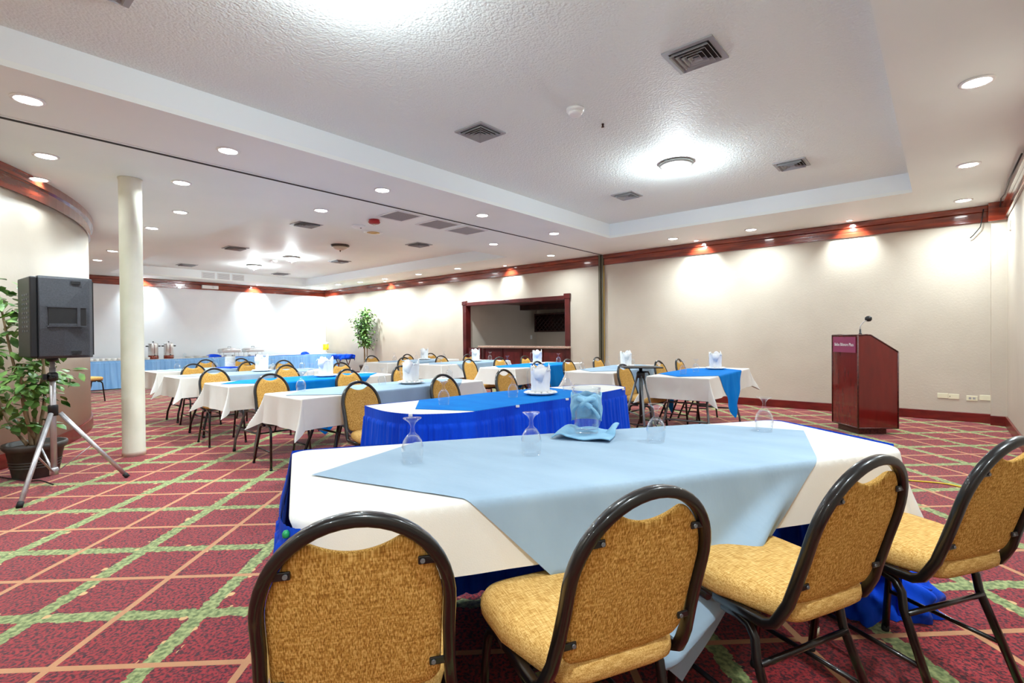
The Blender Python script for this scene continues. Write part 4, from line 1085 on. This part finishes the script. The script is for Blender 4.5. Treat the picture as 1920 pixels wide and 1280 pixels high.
# ------------------------------------------------------------------ projector tripod
t = thing('projector_stand', 'black tripod stand with thin flat top near right tables', 'tripod stand', (-2.42, 4.90, 0), R(38))
MB().box(-.20,.20,-.15,.15,.865,.878).build('platform', 'black', t, bevel=.004)
MB().tube([(0,0,.28),(0,0,.865)], .018, 10).build('centre_column', 'black', t)
MB().lathe([(.02,0),(.045,.0),(.045,.05),(.03,.07),(.02,.07)], 16, (0,0,.76)).build('head', 'black', t)
for k in range(3):
    a = k*2*PI/3+.5; c, s = math.cos(a), math.sin(a)
    MB().tube([(.035*c,.035*s,.78),(.27*c,.27*s,.012)], .012, 8).build('leg', 'metal_gray', t)
    MB().tube([(.018*c,.018*s,.36),(.155*c,.155*s,.40)], .006, 6).build('brace', 'metal_gray', t)
MB().tube([(.03,0,.82),(.08,0,.82),(.09,0,.79)], .008, 8).build('crank', 'black', t)

# ------------------------------------------------------------------ lectern
A_, B_, C_ = Vector((-1.085,7.582)), Vector((-.772,7.207)), Vector((-.41,7.489))
lt = thing('lectern', 'dark red wooden lectern with slanted top by the long wall', 'lectern', (B_.x, B_.y, 0), 0)
e1 = (A_-B_); w1 = e1.length; e1.normalize(); e2 = (C_-B_); w2 = e2.length; e2.normalize()
# frame: e2 along the profile side, e1 along the front face
def Lp(a, b, z): v = e2*a+e1*b; return (v.x, v.y, z)
prof = [(0,.08),(0,1.185),(.10,1.19),(.15,1.185),(w2,.985),(w2,.08)]
b = MB(); n = len(prof)
vs = [Lp(a, 0, z) for a, z in prof]+[Lp(a, w1, z) for a, z in prof]
b.add(vs, [tuple(range(n)), tuple(range(n, 2*n))[::-1]]+[(i, (i+1) % n, n+(i+1) % n, n+i) for i in range(n)])
b.build('body', 'podium', lt)
b = MB()
for i in range(n):
    p, q = prof[i], prof[(i+1) % n]
    for s in (0, w1): b.tube([Lp(p[0], s, p[1]), Lp(q[0], s, q[1])], .009, 6)
for a, z in (prof[0], prof[1], prof[4], prof[5]): b.tube([Lp(a, 0, z), Lp(a, w1, z)], .009, 6)
b.build('edge_trim', 'podium_edge', lt)
b = MB(); v = [Lp(.04,.05,0), Lp(w2-.10,.05,0), Lp(w2-.10,w1-.05,0), Lp(.04,w1-.05,0)]
b.prism([q[:2] for q in v], 0, .079).build('plinth', 'podium_edge', lt)
pl = MB(); c0 = -.004
v = [Lp(c0,.03,.975), Lp(c0,w1-.03,.975), Lp(c0,w1-.03,1.165), Lp(c0,.03,1.165)]; v2 = [Lp(-.009,.03,.975), Lp(-.009,w1-.03,.975), Lp(-.009,w1-.03,1.165), Lp(-.009,.03,1.165)]
pl.add(v+v2, [(0,1,2,3),(7,6,5,4),(0,4,5,1),(1,5,6,2),(2,6,7,3),(3,7,4,0)]); plq = pl.build('plaque', 'plaque', lt)
tcu = bpy.data.curves.new('txt', 'FONT'); tcu.body = 'Belize Biltmore Plaza'; tcu.size = .047; tcu.align_x = 'CENTER'; tcu.align_y = 'CENTER'; tcu.extrude = .0006
to = bpy.data.objects.new('txt', tcu); C.objects.link(to); bpy.context.view_layer.update()
me = bpy.data.meshes.new_from_object(to.evaluated_get(bpy.context.evaluated_depsgraph_get())); bpy.data.objects.remove(to)
me.materials.clear(); me.materials.append(M['paper']); tx = bpy.data.objects.new('lettering', me); C.objects.link(tx); tx.parent = plq
xa = Vector((-e1.x, -e1.y, 0)); za = Vector((-e2.x, -e2.y, 0)); za = xa.cross(Vector((0,0,1)))
wd = max(v.co.x for v in me.vertices)-min(v.co.x for v in me.vertices); s_ = (w1*.74)/wd
mw = Matrix((xa, Vector((0,0,1)), za)).transposed().to_4x4() @ Matrix.Diagonal((s_, s_*1.25, 1, 1)); mw.translation = Vector(Lp(-.0105, w1/2, 1.07)); tx.matrix_local = mw
mt = thing('gooseneck_microphone', 'black and chrome gooseneck microphone on the lectern', 'microphone', (*(B_+e2*.06+e1*.05), 1.196))
MB().lathe([(0,0),(.018,0),(.018,.01),(.012,.012),(.011,.06),(0,.06)], 12).build('base', 'black', mt)
gp = [tuple(p) for p in spline([(0,0,.06),(.002,.001,.10),(.03,.02,.145),(.06,.045,.165)], 6)]
MB().tube(gp, .006, 8).build('gooseneck', 'alu', mt)
MB().lathe([(0,-.035),(.016,-.03),(.024,-.01),(.024,.015),(.012,.03),(0,.033)], 14, (.075,.055,.185), 1.5, 1).build('head', 'black', mt)

# ------------------------------------------------------------------ speaker and its stand
SX, SY = -5.62, .69
t = thing('speaker_stand', 'silver tripod speaker stand in front of the potted plant', 'speaker stand', (SX, SY, 0))
MB().tube([(0,0,.10),(0,0,.98)], .0215, 16).build('pole', 'alu', t)
MB().tube([(0,0,.6),(0,0,1.1)], .0175, 16).build('inner_pole', 'alu', t)
MB().lathe([(.03,.58),(.034,.58),(.034,.66),(.03,.67),(.026,.67)], 18).build('hub', 'black', t)
MB().lathe([(.026,.87),(.036,.87),(.036,.93),(.026,.94)], 18).build('clamp', 'black', t)
MB().obox((.0,-.05,.905), (.045,0,0), (0,.012,0), (0,0,.022)).build('clamp_label', 'black', t)
MB().tube([(.03,0,.90),(.065,-.02,.90)], .012, 10).build('knob', 'black', t)
MB().lathe([(.022,.09),(.03,.09),(.03,.14),(.022,.15)], 16).build('lower_collar', 'alu', t)
feet = [((.56,-.255), 'alu'), ((.19,.445), 'alu'), ((-.60,-.105), 'alu_worn')]
for (fx, fy), m in feet:
    u = Vector((fx, fy)).normalized()
    lg = MB().tube([(u.x*.045, u.y*.045, .60), (fx, fy, .02)], .017, 12).build('leg', m, t)
    if m == 'alu_worn': lg['label'] = 'darker bronze leg'
    d = (Vector((fx, fy, .02))-Vector((u.x*.045, u.y*.045, .60))).normalized()
    MB().tube([Vector((fx, fy, .02))-d*.02, Vector((fx, fy, .02))+d*.02], .02, 12).build('rubber_foot', 'rubber', lg)
    MB().tube([(u.x*.03, u.y*.03, .12), (fx*.52, fy*.52, .60-.58*.50)], .009, 6, flat=.4).build('strut', 'alu', t)
# cabinet
sp = thing('loudspeaker', 'black loudspeaker cabinet on the tripod stand', 'loudspeaker', (SX, SY+.03, 1.06), R(0))
fwd = Vector((-.65,.76)); 
yaw = R(95)
def SP(x, y, z):      # local: x right in view, y away, z up
    c, s = math.cos(yaw), math.sin(yaw); return (x*c-y*s, x*s+y*c, z)
# plan outline: long side towards camera, narrow ribbed back to the left
side = [(-.20,-.22),(.27,-.20),(.31,-.16),(.31,.20),(.27,.24),(-.20,.20)]
def loft(b, plan, z0, z1, ins=0, cap=True):
    n = len(plan); v = [SP(x, y, z0) for x, y in plan]+[SP(x, y, z1) for x, y in plan]
    b.add(v, [tuple(range(n))[::-1], tuple(range(n, 2*n))]+[(i, (i+1) % n, n+(i+1) % n, n+i) for i in range(n)])
b = MB(); ZT = .66
# faceted shell: top and bottom bands pulled in, belly proud
rows = []
for z, k in ((0,.0),(.02,.012),(.24,.03),(.42,.03),(.64,.012),(ZT,.0)):
    rows.append([SP(-.15,-.19-k,z), SP(.0,-.19-k*1.2,z), SP(.17,-.185-k*.3,z), SP(.20,-.15,z), SP(.20,.17,z), SP(.17,.20,z), SP(.0,.21+k,z), SP(-.15,.20,z)])
b.grid(rows, 8, 6, False, wrap=True); b.add(rows[0], [tuple(range(8))]); b.add(rows[-1], [tuple(range(8))])
b.build('cabinet', 'speaker', sp, bevel=.006)
b = MB(); 
b.obox(SP(-.175,.0,.33), Vector(SP(.024,0,0)), Vector(SP(0,.19,0)), (0,0,.32)); b.build('rear_panel', 'black', sp, bevel=.01)
b = MB()
for k in range(9):
    for q in range(3): b.obox(SP(-.201,-.12+.07*q,.22+.036*k), Vector(SP(.003,0,0)), Vector(SP(0,.018-.005*q,0)), (0,0,.007))
b.build('rear_controls', 'metal_gray', sp)
b = MB(); b.obox(SP(.02,-.225,.335), Vector(SP(.12,0,0)), Vector(SP(0,.004,0)), (0,0,.075)); hr = b.build('handle_recess', 'black', sp, bevel=.004)
b = MB(); b.obox(SP(.0,-.226,.272), Vector(SP(.095,0,0)), Vector(SP(0,.0065,0)), (0,0,.008)).obox(SP(.09,-.228,.335), Vector(SP(.010,0,0)), Vector(SP(0,.008,0)), (0,0,.078)).obox(SP(.02,-.226,.413), Vector(SP(.125,0,0)), Vector(SP(0,.008,0)), (0,0,.005)).obox(SP(.02,-.226,.258), Vector(SP(.125,0,0)), Vector(SP(0,.008,0)), (0,0,.005)); b.build('handle', 'speaker', sp)
for z in (.045, .615):
    b = MB(); b.obox(SP(.08,-.207,z), Vector(SP(.03,0,0)), Vector(SP(0,.006,0)), (0,0,.012)); b.build('rigging_slot', 'black', sp)
b = MB(); b.obox(SP(.205,.01,.33), Vector(SP(.006,0,0)), Vector(SP(0,.15,0)), (0,0,.31)); b.build('front_grille', 'black', sp)
MB().lathe([(.025,-.03),(.04,-.02),(.04,-.001)], 16, (0,-.03,0)).build('pole_socket', 'black', sp)
o = MB().tube([tuple(p) for p in spline([(-6.28,.42,.012),(-6.0,.50,.02),(-5.9,.56,.012),(-5.75,.62,.03),(-5.6,.68,.012)], 6)], .006, 6).build('cable', 'black'); tag(o, 'black cable on the carpet under the speaker stand', 'cable')

# ------------------------------------------------------------------ plants
def leaf_mesh(b, p, d, up, L_, W_):
    d = d.normalized(); s = d.cross(up).normalized(); u = s.cross(d)
    pts = [p, p+d*L_*.35+s*W_*.5-u*L_*.03, p+d*L_*.7+s*W_*.36-u*L_*.08, p+d*L_-u*L_*.2, p+d*L_*.7-s*W_*.36-u*L_*.08, p+d*L_*.35-s*W_*.5-u*L_*.03, p+d*L_*.4+u*L_*.02]
    b.add(pts, [(0,1,6),(1,2,6),(2,3,6),(3,4,6),(4,5,6),(5,0,6)], True)
def plant(loc, pot_h, pot_r, label, stems, leaf_L, nleaf, seed, crown=None, cat='plant'):
    rnd = random.Random(seed); t = thing('potted_ficus', label, cat, loc)
    b = MB().lathe([(pot_r*.68,0),(pot_r*.72,.01),(pot_r*.90,pot_h*.80),(pot_r*.93,pot_h*.80),(pot_r*1.0,pot_h*.86),(pot_r*1.04,pot_h*.93),(pot_r*1.02,pot_h),(pot_r*.93,pot_h),(pot_r*.88,pot_h*.85),(0,pot_h*.84)], 36)
    for z in (.3, .38, .46): b.lathe([(pot_r*(.72+.2*z),pot_h*z),(pot_r*(.72+.2*z)+.008,pot_h*(z+.02)),(pot_r*(.72+.2*z),pot_h*(z+.045))], 36)
    b.build('pot', 'pot', t)
    MB().lathe([(0,pot_h*.88),(pot_r*.86,pot_h*.87),(pot_r*.86,pot_h*.86)], 28).build('soil', 'soil', t)
    lv = MB()
    for st in stems:
        P = spline(st, 6); n = len(P); r0 = .016 if len(st) > 3 else .010
        b = MB(); b.tube([tuple(q) for q in P], [r0*(1-.65*i/n) for i in range(n)], 8); b.build('stem', 'bark', t)
        tot = int(nleaf/len(stems))
        for _ in range(tot//3):
            i = rnd.randint(int(n*.30), n-1); q = P[i]
            # twig
            a = rnd.uniform(0, 2*PI); ln = rnd.uniform(.06, .26)*(crown or 1); dd = Vector((math.cos(a), math.sin(a), rnd.uniform(-.4,.6))).normalized()
            for k in range(3):
                p = q+dd*ln*(k+1)/3+Vector((rnd.uniform(-.03,.03),)*3)
                ld = Vector((dd.x+rnd.uniform(-.9,.9), dd.y+rnd.uniform(-.9,.9), rnd.uniform(-.9,.2)))
                leaf_mesh(lv, p, ld, Vector((rnd.uniform(-.4,.4), rnd.uniform(-.4,.4), 1)), leaf_L*rnd.uniform(.75,1.2), leaf_L*.62)
            if rnd.random() < .5: pass
    f = lv.build('foliage', 'leaf', t)
    return t
V3 = lambda *a: tuple(a)
plant((-6.16,.635,0), .30, .215, 'leafy potted ficus beside the speaker stand', [
    [(0,0,.25),(.02,.0,.6),(.10,.05,.95),(.05,.02,1.35),(-.02,-.02,1.62)], [(.04,-.03,.28),(-.06,-.05,.6),(-.12,-.12,1.0),(-.10,-.18,1.4),(-.2,-.22,1.78)],
    [(-.04,.03,.25),(.10,-.06,.50),(.16,-.10,.80),(.14,-.08,1.0)], [(0,-.05,.28),(-.12,-.16,.5),(-.22,-.25,.85),(-.2,-.3,1.25)], [(.02,0,.25),(.06,.06,.7),(.0,.05,1.1),(-.05,.0,1.5)]], .105, 560, 3, 1.0)
plant((-13.5,8.83,0), .38, .19, 'tall narrow potted ficus against the long wall', [
    [(0,0,.3),(-.05,.0,.9),(.04,0,1.35),(.0,0,1.75),(-.03,0,2.0)], [(.05,0,.3),(.08,0,.9),(.0,-.05,1.3),(.12,0,1.7),(.1,0,2.05)], [(-.03,-.03,.3),(.0,-.05,.9),(-.1,-.04,1.3),(-.2,-.02,1.6),(-.3,0,1.8)]], .09, 1500, 5, 1.15)
# yellow cable on the carpet behind the table
o = MB().tube([tuple(p) for p in spline([(-.5,5.3,.006),(-.25,5.2,.006),(0,5.26,.006),(.2,5.2,.006),(.5,5.3,.006)], 8)], .006, 6).build('cable', 'cable_yellow'); tag(o, 'thin yellow cable lying on the carpet right of the foreground table', 'cable')
# ------------------------------------------------------------------ camera, world, colour
cam = bpy.data.cameras.new('camera'); co_ = bpy.data.objects.new('camera', cam); C.objects.link(co_); bpy.context.scene.camera = co_
cam.sensor_width = 36; cam.lens = 944.5/1920*36; cam.clip_start = .02; cam.clip_end = 100
yw, pt, rl = .70852, -.00899, -.00873
F = Vector((-math.sin(yw)*math.cos(pt), math.cos(yw)*math.cos(pt), math.sin(pt)))
R0 = Vector((math.cos(yw), math.sin(yw), 0)); U0 = R0.cross(F)
Rt = R0*math.cos(rl)+U0*math.sin(rl); Up = -R0*math.sin(rl)+U0*math.cos(rl)
mw = Matrix((Rt, Up, -F)).transposed().to_4x4(); mw.translation = Vector((0,0,1.2)); co_.matrix_world = mw
w = bpy.data.worlds.new('world'); bpy.context.scene.world = w; w.use_nodes = True
w.node_tree.nodes['Background'].inputs[0].default_value = (.9,.95,1,1); w.node_tree.nodes['Background'].inputs[1].default_value = .3
sc_ = bpy.context.scene
sc_.view_settings.view_transform = 'Standard'; sc_.view_settings.look = 'None'; sc_.view_settings.gamma = 1; sc_.view_settings.use_curve_mapping = False
sc_.view_settings.exposure = 0.7
sc_.cycles.max_bounces = 10; sc_.cycles.diffuse_bounces = 6; sc_.cycles.transmission_bounces = 10; sc_.cycles.transparent_max_bounces = 12
sc_.cycles.caustics_refractive = False; sc_.cycles.sample_clamp_indirect = 6
